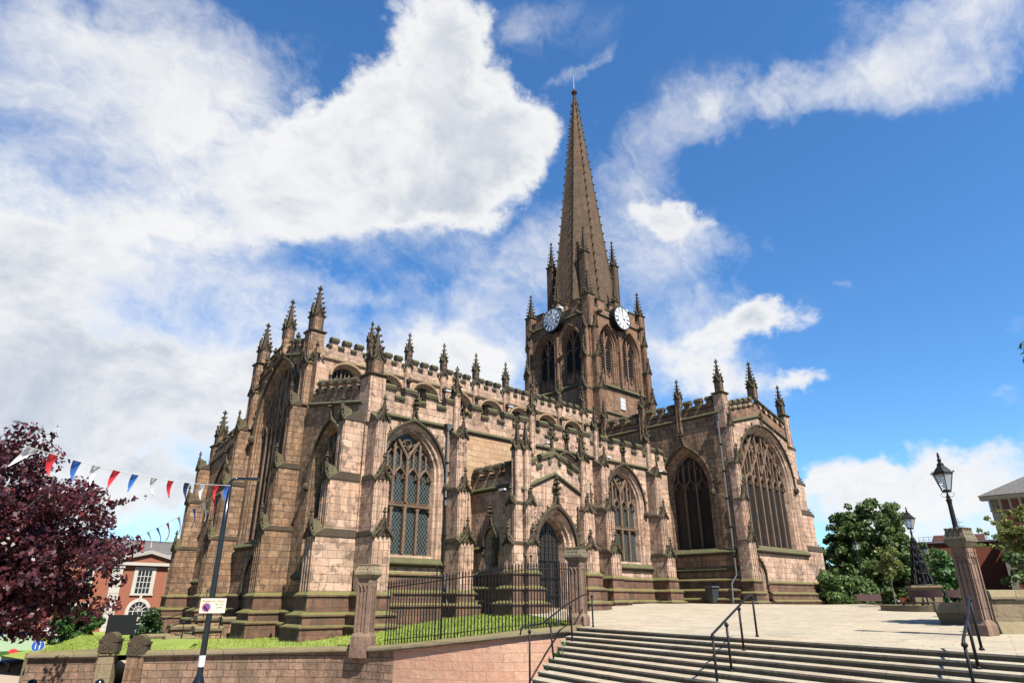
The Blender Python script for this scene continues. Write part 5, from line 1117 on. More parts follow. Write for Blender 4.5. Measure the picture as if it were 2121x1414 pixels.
# ornate lamp on a carved pedestal
x, y = at_rd(.5985*34.2, 34.2); t = empty('ornate_lamp', (x, y, -.6), R(30), 'lantern on a flared black iron lattice base over a carved stone pedestal', 'street lamp')
mb = MB(); mb.box(ID, -.52, .52, -.52, .52, -.1, .95); mb.taper(ID, (-.5, .5, -.5, .5, .95), (-.6, .6, -.6, .6, 1.02)); mb.box(ID, -.6, .6, -.6, .6, 1.02, 1.10)
for F in [Fr(0, 0, *q) for q in ((0, -1), (-1, 0), (0, 1), (1, 0))]:
    mb.bar(F, [(.22*math.cos(a), .55+.22*math.sin(a)) for a in np.linspace(0, 6.283, 12, endpoint=False)], .06, .52, .56, closed=True)
mb.build('pedestal', YEL, t)
mb = MB(); N8 = 8
for k in range(N8):
    a = k*2*math.pi/N8
    mb.tube([(.46*math.cos(a), .46*math.sin(a), 1.1), (.34*math.cos(a), .34*math.sin(a), 1.6), (.22*math.cos(a), .22*math.sin(a), 2.3), (.10*math.cos(a), .10*math.sin(a), 3.0)], .055, 5, .03)
    for q in range(5):
        r_ = .40-.06*q; mb.blob((r_*math.cos(a+.39), r_*math.sin(a+.39), 1.3+q*.34), .05, .12, 5)
for z_, r_ in ((1.12, .52), (1.6, .36), (2.1, .27), (2.6, .18), (3.0, .13)): mb.lathe((0, 0, 0), [(r_, z_-.03), (r_+.02, z_), (r_, z_+.03)], 12)
mb.lathe((0, 0, 0), [(.20, 1.1), (.12, 2.2), (.06, 3.0), (.10, 3.05), (.10, 3.1), (.04, 3.2), (.04, 3.42)], 10); mb.build('iron_base', BLK, t); lantern(t, 3.55, .27)
t.scale = (1.12, 1.12, 1.12)
# left street lamp with arm and parking sign
x, y = at_rd(-.4340*11.8, 11.8); t = empty('lamp_post', (x, y, -2.55), R(-35), 'tall plain black street lamp post with a short flat arm, before the west end', 'street lamp')
mb = MB(); mb.lathe((0, 0, 0), [(.13, 0), (.105, .03), (.105, 1.25), (.095, 1.29), (.052, 1.40), (.050, 1.45), (.045, 3.6), (.036, 4.50)], 14); mb.build('pole', BLK2, t, smooth=True)
mb = MB(); mb.tube([(0, 0, 4.44), (0, 0, 4.54), (.04, 0, 4.58), (.14, 0, 4.59)], .028, 8); mb.build('arm', BLK2, t, smooth=True)
mb = MB(); mb.taper(ID, (.12, .50, -.055, .055, 4.565), (.12, .48, -.05, .05, 4.61)); mb.build('lamp_head', BLK2, t)
mb = MB(); mb.lathe((0, 0, 0), [(.052, 1.52), (.054, 1.55), (.054, 1.66), (.052, 1.69)], 14); mb.build('white_label', WHP, t)
mb = MB(); mb.box(ID, -.06, .06, -.08, .1, .2, 1.1); mb.box(ID, -.045, .045, .1, .112, .25, 1.05); mb.build('access_door', BLK2, t)
def text(name, body, size, loc, rot, m, parent=None, ext=.004, align='CENTER', sx=1.):
    c = bpy.data.curves.new(name, 'FONT'); c.body = body; c.size = size; c.extrude = ext; c.align_x = align; c.align_y = 'CENTER'
    o = bpy.data.objects.new('tmp', c); S.collection.objects.link(o); bpy.context.view_layer.update()
    me = bpy.data.meshes.new_from_object(o.evaluated_get(bpy.context.evaluated_depsgraph_get())); bpy.data.objects.remove(o)
    me.name = name; me.materials.clear(); me.materials.append(m)
    x = bpy.data.objects.new(name, me); S.collection.objects.link(x); x.parent = parent; x.location = loc; x.rotation_euler = rot; x.scale = (sx, 1, 1); return x
sg = empty('parking_sign', (x+.0, y, -.05), R(-57), 'small cream no waiting sign with blue and red roundel on the street lamp post', 'sign')
sg.rotation_euler = (0, 0, math.atan2(y, x)+math.pi+math.pi/2+R(4)); ns = Vector((-x, -y, 0)).normalized(); sg.location = Vector((x, y, -.10))+ns*.06+Vector((.03, -.02, 0))
mb = MB(); mb.box(ID, -.20, .20, -.004, .004, -.115, .115); mb.build('plate', SGN, sg)
mb = MB(); mb.plate(ID, [[(-.10+.068*math.cos(a), -.025+.068*math.sin(a)) for a in np.linspace(0, 6.283, 28, endpoint=False)]], .006); mb.build('red_ring', SGR, sg)
mb = MB(); mb.plate(ID, [[(-.10+.050*math.cos(a), -.025+.050*math.sin(a)) for a in np.linspace(0, 6.283, 28, endpoint=False)]], .008); mb.build('blue_disc', SGB, sg)
mb = MB(); mb.bar(ID, [(-.135, .010), (-.065, -.060)], .016, .004, .010); mb.build('red_bar', SGR, sg)
text('lettering', 'Pedestrian Zone', .052, (0, -.008, .075), (R(90), 0, 0), SGT, sg, .001); text('lettering', 'At any\ntime', .052, (.10, -.008, .002), (R(90), 0, 0), SGT, sg, .001)
mb = MB(); mb.box(ID, -.07, .07, -.12, -.004, -.02, .0); mb.build('bracket', BLK, sg)
# bunting
def flag_mesh(c, lean, curl, seed, w=.165, h=.28):
    rnd = random.Random(seed); mb = MB(); n = 6; rows = []
    for k in range(n+1):
        t = k/n; hw = w/2*(1-t)+.002; off = lean*t**1.5*h; cu = curl*math.sin(t*2.4)*h
        rows.append([(-hw+off, cu+.02*math.sin(3*t), -h*t), (off*1.0, cu*1.15+.015, -h*t), (hw+off, cu, -h*t)])
    mb.ring(rows, closed=False); return mb
def bunting(A, Bp, sag, flags, label, size=.88):
    A = Vector(A); Bp = Vector(Bp); t = empty('bunting', A, label=label, cat='bunting')
    P = lambda s: vlerp(A, Bp, s)-Vector((0, 0, sag*4*s*(1-s)))
    mb = MB(); mb.tube([P(k/30) for k in range(31)], .0042, 4); own(mb.build('cord', WHTC), t)
    d = (Bp-A); ang = math.atan2(d.y, d.x)
    mm = {'r': REDC, 'b': BLUC, 'w': WHTC, 'n': NAVC}
    for k, (s, c, lean, curl) in enumerate(flags):
        mb = flag_mesh(c, lean, curl, k, .165*size, .28*size); o = mb.build('pennant', mm[c], t, P(s)-A, ang+math.pi, smooth=True)
        mb2 = MB(); 
    return t
lx, ly = at_rd(-.4337*11.7, 11.7); pa = (lx, ly, 1.90)
bx_, by_ = at_rd(-.768*7.0, 7.0)
bunting(pa, (bx_, by_, 1.57), .10, [(.02, 'b', .0, .05), (.10, 'r', .1, .08), (.195, 'w', .15, .1), (.295, 'n', .35, .1), (.39, 'r', .3, .1), (.48, 'w', .4, .1), (.575, 'b', -.2, .08), (.66, 'r', -.3, .1), (.745, 'w', -.05, .1), (.82, 'b', .1, .1), (.905, 'r', .1, .1), (.975, 'w', -.9, .15)], 'string of red, white and blue pennants from the street lamp across the copper tree')
cx_, cy_ = at_rd(-.572*17, 17)
bunting(pa, (cx_, cy_, 1.42), .10, [(.06, 'w', .5, .12), (.12, 'r', .2, .1), (.2, 'w', .3, .15), (.28, 'b', -.3, .15), (.42, 'w', -.2, .2), (.53, 'r', -.25, .2), (.64, 'b', .6, .2), (.75, 'w', .9, .2), (.86, 'r', 1.0, .2)], 'lower string of pennants sagging away behind the copper tree', 1.3)
# bollards
for (rd, D, lab) in ((-.6637, 19., 'black dome topped bollard in front of the short streaked wall'), (-.5705, 19., 'black dome topped bollard in front of the round headed gate stones')):
    x, y = at_rd(rd*D, D); t = empty('bollard', (x, y, -2.9), label=lab, cat='bollard', group='black bollards along the garden wall')
    mb = MB(); mb.lathe((0, 0, 0), [(.11, 0), (.09, .1), (.085, .75), (.11, .77), (.11, .80), (.085, .82)], 14); mb.build('post', BLK2, t, smooth=True)
    mb = MB(); mb.lathe((0, 0, 0), [(.085, .81), (.12, .83), (.12, .86), (.10, .91), (.06, .945), (.01, .96)], 14); mb.build('domed_cap', BLK2, t, smooth=True)
# wheelie bin
bn = empty('wheelie_bin', (39.0, 24.0, -.26), R(-15), 'dark wheeled bin standing against the transept wall in its shadow', 'bin')
mb = MB(); mb.taper(ID, (-.22, .22, -.26, .26, .06), (-.29, .29, -.34, .34, .96)); mb.build('body', BPN, bn)
mb = MB(); mb.taper(ID, (-.32, .32, -.38, .40, .955), (-.29, .29, -.33, .36, 1.05)); mb.tube([(-.25, .42, 1.0), (.25, .42, 1.0)], .02, 6); mb.build('lid', BPN, bn)
mb = MB(); mb.ring([[(.30, -.12, .15), (.30, .28, .15), (.335, .38, .75), (.335, .30, .85), (.335, -.2, .85)], [(.31, -.12, .15), (.31, .28, .15), (.345, .38, .75), (.345, .30, .85), (.345, -.2, .85)]]); mb.build('side_panel', BP2, bn)
for s_ in (-1, 1):
    mb = MB(); mb.ring([[(s_*.26+q, .24+.1*math.cos(a), .1+.1*math.sin(a)) for a in np.linspace(0, 6.283, 12, endpoint=False)] for q in (-.03, .03)]); mb.build('wheel', BLK, bn)
# floodlights and cameras
def flood(F, u, z, label, d=.55, group=None):
    p = F(u, d, z); t = empty('floodlight', p, math.atan2(F.n.y, F.n.x)+math.pi/2, label, 'floodlight', group)
    mb = MB(); mb.box(ID, -.30, .10, -.02, .12, -.05, .04); mb.build('housing', WHP, t)
    mb = MB(); mb.box(ID, -.03, .03, -.5, .0, -.03, .01); mb.box(ID, -.05, .05, -.02, .06, -.1, .0); mb.build('bracket', BLK, t)
flood(FCL, 18.75, 12.85, 'white floodlight on the clerestory, leftmost of three', group='floodlights on the clerestory'); flood(FCL, 24.4, 12.85, 'white floodlight on the clerestory, middle of three', group='floodlights on the clerestory'); flood(FCL, 30.0, 12.85, 'white floodlight on the clerestory, nearest the tower', group='floodlights on the clerestory')
flood(FSA, 26.9, 8.6, 'flat white floodlight behind the porch gable', .6); flood(FSA, 32.4, 8.5, 'flat white floodlight right of the second aisle buttress', .6); flood(FPW, -23.9, 5.0, 'white floodlight on the shaded west side of the porch', .45); flood(FSA, 37.9, 8.3, 'flat white floodlight beside the transept corner', .6)
# ================================================================== right-hand side
# circular planter with curved bench
px_, py_ = at_rd(19.6, 31.2)
pl = empty('stone_planter', (px_, py_, -.7), label='low curved stone planter wall right of the church, under the ornate lamp', cat='planter')
mb = MB(); Rp = 2.7
def arcring(mb, r0, r1, z0, z1, a0, a1, n=40):
    rr_ = []
    for k in range(n+1):
        a = a0+(a1-a0)*k/n; c, s = math.cos(a), math.sin(a)
        rr_.append([(r0*c, r0*s, z0), (r1*c, r1*s, z0), (r1*c, r1*s, z1), (r0*c, r0*s, z1)])
    mb.ring(rr_)
arcring(mb, Rp-.5, Rp-.12, -.05, .20, 0, 2*math.pi, 48); mb.build('wall_base', PIE, pl)
mb = MB(); arcring(mb, Rp-.6, Rp, .20, .46, 0, 2*math.pi, 48); mb.build('wall_top', YEL, pl)
bc = empty('curved_bench', (px_, py_, -.24), label='long curved dark timber bench on top of the planter wall', cat='bench')
a_c = math.atan2(-py_, -px_)
for (a0, a1) in ((a_c-.85, a_c-.04), (a_c+.0, a_c+.8)):
    mb = MB(); arcring(mb, Rp-.75, Rp-.25, .06, .13, a0, a1, 14); mb.build('seat', WOOD, bc)
    mb = MB(); arcring(mb, Rp-.85, Rp-.78, .32, .62, a0+.02, a1-.02, 14); mb.build('backrest', WOOD, bc)
for a in np.linspace(a_c-.8, a_c+.75, 5):
    mb = MB(); c, s = math.cos(a), math.sin(a); mb.tube([((Rp-.9)*c, (Rp-.9)*s, .0), ((Rp-.9)*c, (Rp-.9)*s, .6)], .03, 6); mb.build('back_support', BLK, bc); mb = MB(); mb.tube([((Rp-.4)*c, (Rp-.4)*s, .0), ((Rp-.4)*c, (Rp-.4)*s, .08)], .05, 6); mb.build('leg', BLK, bc)
x, y = at_rd(.520*42, 42); sb = empty('stone_bench', (x, y, -.72), R(-50), 'small timber bench on a pale stone block beside the church corner', 'bench')
mb = MB(); mb.box(ID, -1.1, 1.1, -.45, .45, 0, .42); mb.build('stone_block', YEL, sb); mb = MB(); mb.box(ID, -.9, .5, -.35, .1, .44, .50); mb.build('seat', WOOD, sb); mb = MB(); mb.box(ID, -.9, .5, .12, .18, .62, 1.0); mb.build('backrest', WOOD, sb)
x, y = at_rd(.632*21, 21); bk_ = empty('planter_block', (x, y, -.82), R(20), 'tapered pale stone block standing just left of the lantern pier', 'stone block')
mb = MB(); mb.taper(ID, (-.25, .3, -.3, .3, -.05), (-.55, .5, -.4, .4, .45)); mb.box(ID, -.58, .53, -.43, .43, .45, .72); mb.build('block', YEL, bk_)
# right wall
rw = empty('boundary_wall', (21.5, 3.5, -.8), label='buff sandstone boundary wall with a sloping coping, running right from the lantern pier', cat='wall')
x0_, y0_ = at_rd(.692*16.9, 16.9); x1_, y1_ = at_rd(.98*16.0, 16.0)
FRW = Fr(x0_, y0_, -(x0_+x1_)/2-0., -(y0_+y1_)/2-0.); 
nn_ = Vector((-(y1_-y0_), x1_-x0_)); nn_ = nn_ if nn_.dot(Vector((-x0_, -y0_))) > 0 else -nn_; FRW = Fr(x0_, y0_, nn_.x, nn_.y)
mb = MB(); mb.box(FRW, 0, 5, -.45, 0, -1.0, -.02); own(mb.build('wall_face', YEL), rw)
mb = MB(); mb.sweep(FRW, [(-.5, 0), (.06, 0), (.06, .06), (-.0, .2), (-.5, .22)], (0, -.0), (5, -.0)); mb.taper(FRW, (0, 5, -.3, .28, -1.0), (.0, 5, -.3, .05, -.5)); own(mb.build('coping', YEL), rw)
# houses
BUF = simple('buff_trim', (.40, .35, .28), .8, var=.15, scale=3)
def sash(F, u, z, w, h, root, frame=CRM, sill=WHT, bars=(2, 4), surround=.16, round_top=False):
    mb = MB(); s_ = surround
    if round_top:
        o_ = arch(u, w/2+s_, z, z+h-w/2, w/2+s_, 0, n=8); i_ = arch(u, w/2+s_, z, z+h-w/2, w/2+s_, s_, n=8, zb=z); mb.ring([[F(a, .06, b) for a, b in o_], [F(a, .07, b) for a, b in i_], [F(a, -.1, b) for a, b in i_]], cap=False); mb.box(F, u-.1, u+.1, .05, .12, z+h, z+h+s_+.25)
    else:
        mb.box(F, u-w/2-s_, u-w/2, -.08, .06, z, z+h); mb.box(F, u+w/2, u+w/2+s_, -.08, .06, z, z+h); mb.box(F, u-w/2-s_, u+w/2+s_, -.08, .06, z+h, z+h+s_)
    mb.box(F, u-w/2-s_-.05, u+w/2+s_+.05, -.08, .12, z-.14, z); wf = own(mb.build('window', sill), root)
    mb = MB(); mb.box(F, u-w/2, u+w/2, .005, .012, z, z+h-(w/2 if round_top else 0))
    if round_top: mb.plate(F, [arch(u, w/2, z+h-w/2, z+h-w/2+.01, w/2, .0, n=8)], .012)
    g = mb.build('glass', GLH); g.parent = wf
    mb = MB(); nx, nz = bars; hh = h-(w/2 if round_top else 0)
    for k in range(nx+1): q = u-w/2+w*k/nx; mb.box(F, q-.028, q+.028, .012, .035, z, z+hh)
    for k in range(nz+1): q = z+hh*k/nz; mb.box(F, u-w/2, u+w/2, .012, .033, q-.025, q+.025)
    if round_top:
        for a in (.5, 1.05, 1.57, 2.1, 2.65): mb.bar(F, [(u, z+hh), (u+w/2*math.cos(a), z+hh+w/2*math.sin(a))], .05, .012, .03)
        mb.bar(F, [(u+w/4*math.cos(a), z+hh+w/4*math.sin(a)) for a in np.linspace(0, 3.14, 8)], .05, .012, .03)
    g = mb.build('glazing_bars', frame); g.parent = wf; g.matrix_parent_inverse = Matrix.Identity(4); wf_children = None
    return wf
for_parent_fix = True
# far right red brick house (west face on the line E=60.6)
hx, hy = at_rd(.7285*50, 50)
H1 = empty('brick_house', (hx, hy, -1), label='red brick house with stone quoins and bracketed eaves at the right edge', cat='house')
FH = Fr(hx, hy, -1, -.0); FHN = Fr(hx, hy, 0, 1)
mb = MB(); mb.plate(FH, [[(0, -2), (16, -2), (16, 6.9), (0, 6.9)]], 0); mb.plate(FHN, [[(0, -2), (-12, -2), (-12, 6.9), (0, 6.9)]], 0); own(mb.build('wall', BRK), H1)
mb = MB()
for k in range(20):
    z_ = -2+k*.45; q = .75 if k % 2 else .42; mb.box(FH, -.03, q, -.02, .05, z_, z_+.42)
own(mb.build('quoin', BUF), H1)
mb = MB(); mb.sweep(FH, [(0, 0), (.1, 0), (.1, .12), (0, .12)], (-.1, 6.15), (16, 6.15)); 
for k in range(26): mb.box(FH, .0+k*.62, .14+k*.62, 0, .42, 6.27, 6.98)
mb.sweep(FH, [(-.2, 0), (.48, 0), (.58, .26), (-.2, .26)], (-.5, 6.98), (16.2, 6.98)); own(mb.build('eaves', BUF), H1)
mb = MB(); a_ = FH(-.6, .6, 7.29); b_ = FH(16, .6, 7.29); c_ = FH(16, -5, 10.2); d_ = FH(4.6, -5, 10.2); e_ = FH(-.6, -12, 7.29); mb.add([a_, b_, c_, d_, e_], [(0, 1, 2, 3), (0, 3, 4)]); own(mb.build('roof', SLT), H1)
for k in range(3): sash(FH, 2.9+k*3.6, 3.1, 1.0, 2.1, H1, sill=WHT, surround=.28, bars=(1, 2)); sash(FH, 2.9+k*3.6, -.9, 1.0, 2.2, H1, surround=.28, bars=(1, 2))
# middle red brick block
hx, hy = at_rd(.6075*62, 62); H2 = empty('brick_building', (hx, hy, -1), label='flat roofed dark red brick building behind the ornate lamp', cat='building')
F2 = Fr(hx, hy, -.95, -.30)
mb = MB(); mb.box(F2, -2.6, 7.5, -12, 0, -2, 4.75); mb.box(F2, 7.5, 10, -12, -1.2, -2, 4.9); own(mb.build('wall', BRD), H2)
mb = MB(); mb.box(F2, -.2, .02, -.0, .04, 1.0, 2.2); mb.box(F2, 3.2, 4.0, 0, .02, .6, 2.0); own(mb.build('window', BLK), H2)
mb = MB(); mb.box(F2, -2.8, 7.7, -12, .15, 4.752, 4.9); own(mb.build('roof_edge', LEAD), H2)
mb = MB()
for k in range(14): mb.tube([F2(.0+k*.4, -.6, 4.9), F2(.0+k*.4, -.6, 5.35)], .02, 4)
for z_ in (5.35, 5.12): mb.tube([F2(0, -.6, z_), F2(5.4, -.6, z_)], .02, 4)
own(mb.build('roof_railing', GRP), H2)
hx, hy = at_rd(.690*66, 66); H3 = empty('brick_building', (hx, hy, -1), label='low slate roofed dark brick building just left of the brick house', cat='building')
F3 = Fr(hx, hy, -.95, -.30); mb = MB(); mb.box(F3, -3, 14, -14, 0, -2, 3.4); mb.box(F3, -3.2, 1.2, -14, -3, 3.4, 6.2); mb.box(F3, 1.2, 14, -14, -6.2, 3.4, 5.4); own(mb.build('wall', BRD), H3)
mb = MB(); mb.add([F3(0, .3, 3.42), F3(14, .3, 3.42), F3(14, -6, 5.6), F3(0, -6, 5.6)], [(0, 1, 2, 3)]); own(mb.build('roof', SLT), H3)
mb = MB(); mb.tube([F3(-.6, -5, 6.2), F3(-.6, -5, 8.0)], .025, 4)
for z_ in (7.2, 7.6): mb.tube([F3(-1.0, -5, z_), F3(-.2, -5, z_)], .02, 4)
own(mb.build('aerial', GRP), H3)
# ================================================================== left-hand side buildings
hx, hy = at_rd(-.4985*62, 62); H4 = empty('town_hall', (hx, hy, -4), label='red brick civic building with pale pilasters, pediment and arched window beyond the west front', cat='building')
F4 = Fr(hx, hy, .12, -1)          # u right along the facade, origin at the central pilaster
mb = MB(); mb.box(F4, -26, 7.5, -10, 0, -5, 3.6); own(mb.build('wall', BRK), H4)
mb = MB(); mb.add([F4(-27, .4, 3.7), F4(8, .4, 3.7), F4(8, -6, 5.2), F4(-27, -6, 5.2)], [(0, 1, 2, 3)]); mb.box(F4, -27, 8, -6.1, -5.9, 5.15, 5.32); own(mb.build('roof', SLT), H4)
mb = MB(); mb.box(F4, -26.3, 7.8, -.1, .35, 2.75, 3.0); mb.box(F4, -26.1, 7.6, -.1, .12, -1.75, -1.5); mb.box(F4, -26.1, 7.6, -.1, .18, 3.45, 3.68); own(mb.build('cornice', WHT), H4)
for u_ in (-4.6, .0, -12, -19.5):
    mb = MB()
    for k in range(13): mb.box(F4, u_-.42, u_+.42, -.05, .20, -4.2+k*.52, -4.2+k*.52+.50)
    mb.box(F4, u_-.5, u_+.5, -.05, .27, 2.50, 2.75); own(mb.build('pilaster', WHT), H4)
mb = MB(); mb.add([F4(-5.2, .30, 3.0), F4(.7, .30, 3.0), F4(-2.25, .30, 3.75)], [(0, 1, 2)]); own(mb.build('pediment_wall', BRK), H4)
mb = MB(); mb.sweep(F4, [(0, 0), (.55, 0), (.6, .28), (0, .28)], (-5.4, 2.95), (-2.25, 3.75)); mb.sweep(F4, [(0, 0), (.55, 0), (.6, .28), (0, .28)], (-2.25, 3.75), (.9, 2.95)); own(mb.build('pediment', WHT), H4)
sash(F4, -2.3, .45, 1.2, 1.9, H4, bars=(4, 4), surround=.3); sash(F4, -2.3, -3.5, 1.5, 3.3, H4, round_top=True, bars=(4, 5), surround=.28)
for u_ in (2.0, 4.6): sash(F4, u_, .3, .95, 2.0, H4, bars=(2, 4)); sash(F4, u_, -3.6, .95, 2.0, H4, bars=(2, 4))
for u_ in (-7.0, -9.6, -14.5, -17, -22, -24.5): sash(F4, u_, .3, 1.0, 2.0, H4, bars=(3, 4)); sash(F4, u_, -3.9, 1.0, 1.9, H4, bars=(1, 2))
mb = MB(); mb.box(F4, -7.9, -6.2, 0, .1, -1.3, -.2); own(mb.build('carved_panel', WHT), H4)
mb = MB(); mb.tube([F4(.75, .1, 2.8), F4(.75, .1, -4)], .06, 6); own(mb.build('downpipe', BLK), H4)
# solicitors' shop, nearer and further left
hx, hy = at_rd(-.655*47, 47); H5 = empty('shop_building', (hx, hy, -4), label='red brick shop building with gold lettering over dark windows at the far left', cat='building')
F5 = Fr(hx, hy, .35, -1); mb = MB(); mb.box(F5, -16, 1.4, -8, 0, -5, 3.0); own(mb.build('wall', BRK), H5)
mb = MB(); mb.box(F5, -.2, .9, -.02, .12, -4.2, -1.2); mb.box(F5, -16.1, 1.5, 0, .18, -.45, -.25); mb.box(F5, -5.6, -4.9, -.02, .12, -4.2, -1.2); own(mb.build('stone_band', WHT), H5)
mb = MB(); mb.box(F5, -4.6, -.5, .0, .08, -3.7, -1.9); mb.box(F5, -10, -6, 0, .08, -3.6, -1.9); own(mb.build('shop_window', GLH), H5)
q = F5(-2.7, .06, -1.05); text('lettering', 'SOLICITORS', .62, q, (R(90), 0, math.atan2(F5.u.y, F5.u.x)), GOLD, None, .03).name = 'lettering'
own([o for o in S.objects if o.name.startswith('lettering')][-1], H5) if False else None
lt = [o for o in S.objects if o.data and o.name.startswith('lettering') and o.parent is None][0]; own(lt, H5)
for k in range(3): sash(F5, -2-k*3.2, .3, 1.1, 1.8, H5, bars=(2, 4))
# poster board, round blue sign, bench, black screen board
x, y = at_rd(-.7000*38, 38); pb = empty('poster_board', (x, y, -3.6), math.atan2(y, x)+math.pi*1.5+R(6), 'blue framed poster board with a green landscape poster, behind the copper tree', 'poster board')
mb = MB(); mb.box(ID, -.85, .85, -.06, .06, .55, 1.95); mb.build('frame', SGB, pb)
mb = MB(); mb.box(ID, -.77, .77, .06, .066, .63, 1.87); PG = simple('poster_pale_green', (.42, .55, .36), .4, var=.05); mb.build('poster', PG, pb)
mb = MB(); mb.box(ID, -.77, .77, .066, .069, .80, 1.05); mb.build('poster_grass', LMID, pb); mb = MB(); mb.plate(ID, [[(-.05+.2*math.cos(a), 1.02+.13*math.sin(a)) for a in np.linspace(0, 6.283, 20, endpoint=False)]], .072); mb.build('poster_motif', REDC, pb)
for s_ in (-.6, .6):
    mb = MB(); mb.box(ID, s_-.07, s_+.07, -.05, .05, -.1, .56); mb.build('leg', BLK, pb)
x, y = at_rd(-.6685*37, 37); bs = empty('traffic_sign', (x, y, -3.6), math.atan2(y, x)+math.pi*1.5, 'round blue traffic sign with white figures on a thin post at the far left', 'sign')
mb = MB(); mb.plate(ID, [[(.3*math.cos(a), 1.35+.3*math.sin(a)) for a in np.linspace(0, 6.283, 28, endpoint=False)]], .05); mb.build('disc', SGB, bs)
mb = MB(); mb.ring([[ID(r_*math.cos(a), .055, 1.35+r_*math.sin(a)) for a in np.linspace(0, 6.283, 28, endpoint=False)] for r_ in (.28, .3)], cap=False)
mb.blob((.08, -.055, 1.50), .035, .035); mb.box(ID, .05, .11, .052, .056, 1.22, 1.45); mb.bar(ID, [(.08, 1.25), (.13, 1.12)], .03, .052, .056); mb.bar(ID, [(.08, 1.25), (.03, 1.12)], .03, .052, .056); mb.blob((-.1, -.055, 1.44), .028, .028); mb.box(ID, -.12, -.08, .052, .056, 1.2, 1.4); mb.build('white_figures', WHP, bs)
mb = MB(); mb.tube([(0, 0, -.1), (0, 0, 1.65)], .035, 8); mb.build('post', GRP, bs)
x, y = at_rd(-.681*39.5, 39.5); be = empty('street_bench', (x, y, -3.66), math.atan2(y, x)+math.pi*1.5+R(20), 'dark timber street bench behind the end of the short wall', 'bench')
for z_, d_ in ((.45, .1), (.45, -.05), (.45, -.2), (.62, -.3), (.78, -.34)):
    mb = MB(); mb.box(ID, -.9, .9, d_-.06, d_+.06, z_, z_+.04) if z_ < .5 else mb.box(ID, -.9, .9, d_-.02, d_+.02, z_, z_+.11); mb.build('slat', WOOD, be)
for s_ in (-.7, .7):
    mb = MB(); mb.box(ID, s_-.03, s_+.03, -.3, .15, 0, .45); mb.box(ID, s_-.03, s_+.03, -.36, -.3, 0, .9); mb.build('leg', BLK, be)
x, y = at_rd(-.557*33, 33); bb = empty('notice_board', (x, y, -2.3), math.atan2(y, x)+math.pi*1.5-R(12), 'back of a large black notice board standing on the grass bank', 'notice board')
mb = MB(); mb.box(ID, -.6, .6, -.05, .05, .75, 1.62); mb.build('board', BLK, bb)
for s_ in (-.52, .52):
    mb = MB(); mb.box(ID, s_-.04, s_+.04, -.1, -.05, 0, 1.7); mb.build('leg', BLK, bb)
# ================================================================== trees
def leaves(name, m, parent, clumps, n, size, seed, aspect=1.6, droop=.3):
    g = np.random.default_rng(seed); C = np.array([c[:3] for c in clumps]); Rr = np.array([c[3] for c in clumps])
    wgt = Rr**2; wgt = wgt/wgt.sum(); idx = g.choice(len(clumps), n, p=wgt)
    d = g.normal(size=(n, 3)); d /= np.linalg.norm(d, axis=1)[:, None]; rad = g.random(n)**.38
    p = C[idx]+d*(Rr[idx]*rad)[:, None]*np.array([1, 1, .75])
    nrm = d*.6+g.normal(size=(n, 3))*.6; nrm[:, 2] += .45; nrm /= np.linalg.norm(nrm, axis=1)[:, None]
    t = np.cross(nrm, g.normal(size=(n, 3))); t /= np.linalg.norm(t, axis=1)[:, None]; t[:, 2] -= droop; b = np.cross(nrm, t)
    s = size*(.6+.8*g.random(n))[:, None]
    P0 = p-t*s*.5*aspect; P1 = p+b*s*.5+nrm*s*.12; P2 = p+t*s*.5*aspect; P3 = p-b*s*.5+nrm*s*.12
    V = np.stack([P0, P1, P2, P3], 1).reshape(-1, 3)
    me = bpy.data.meshes.new(name); me.vertices.add(4*n); me.vertices.foreach_set('co', V.astype(np.float32).ravel())
    me.loops.add(4*n); me.loops.foreach_set('vertex_index', np.arange(4*n, dtype=np.int32)); me.polygons.add(n)
    me.polygons.foreach_set('loop_start', np.arange(0, 4*n, 4, dtype=np.int32)); me.polygons.foreach_set('loop_total', np.full(n, 4, np.int32))
    me.materials.append(m); me.update(); me.validate(); return link(name, me, parent)
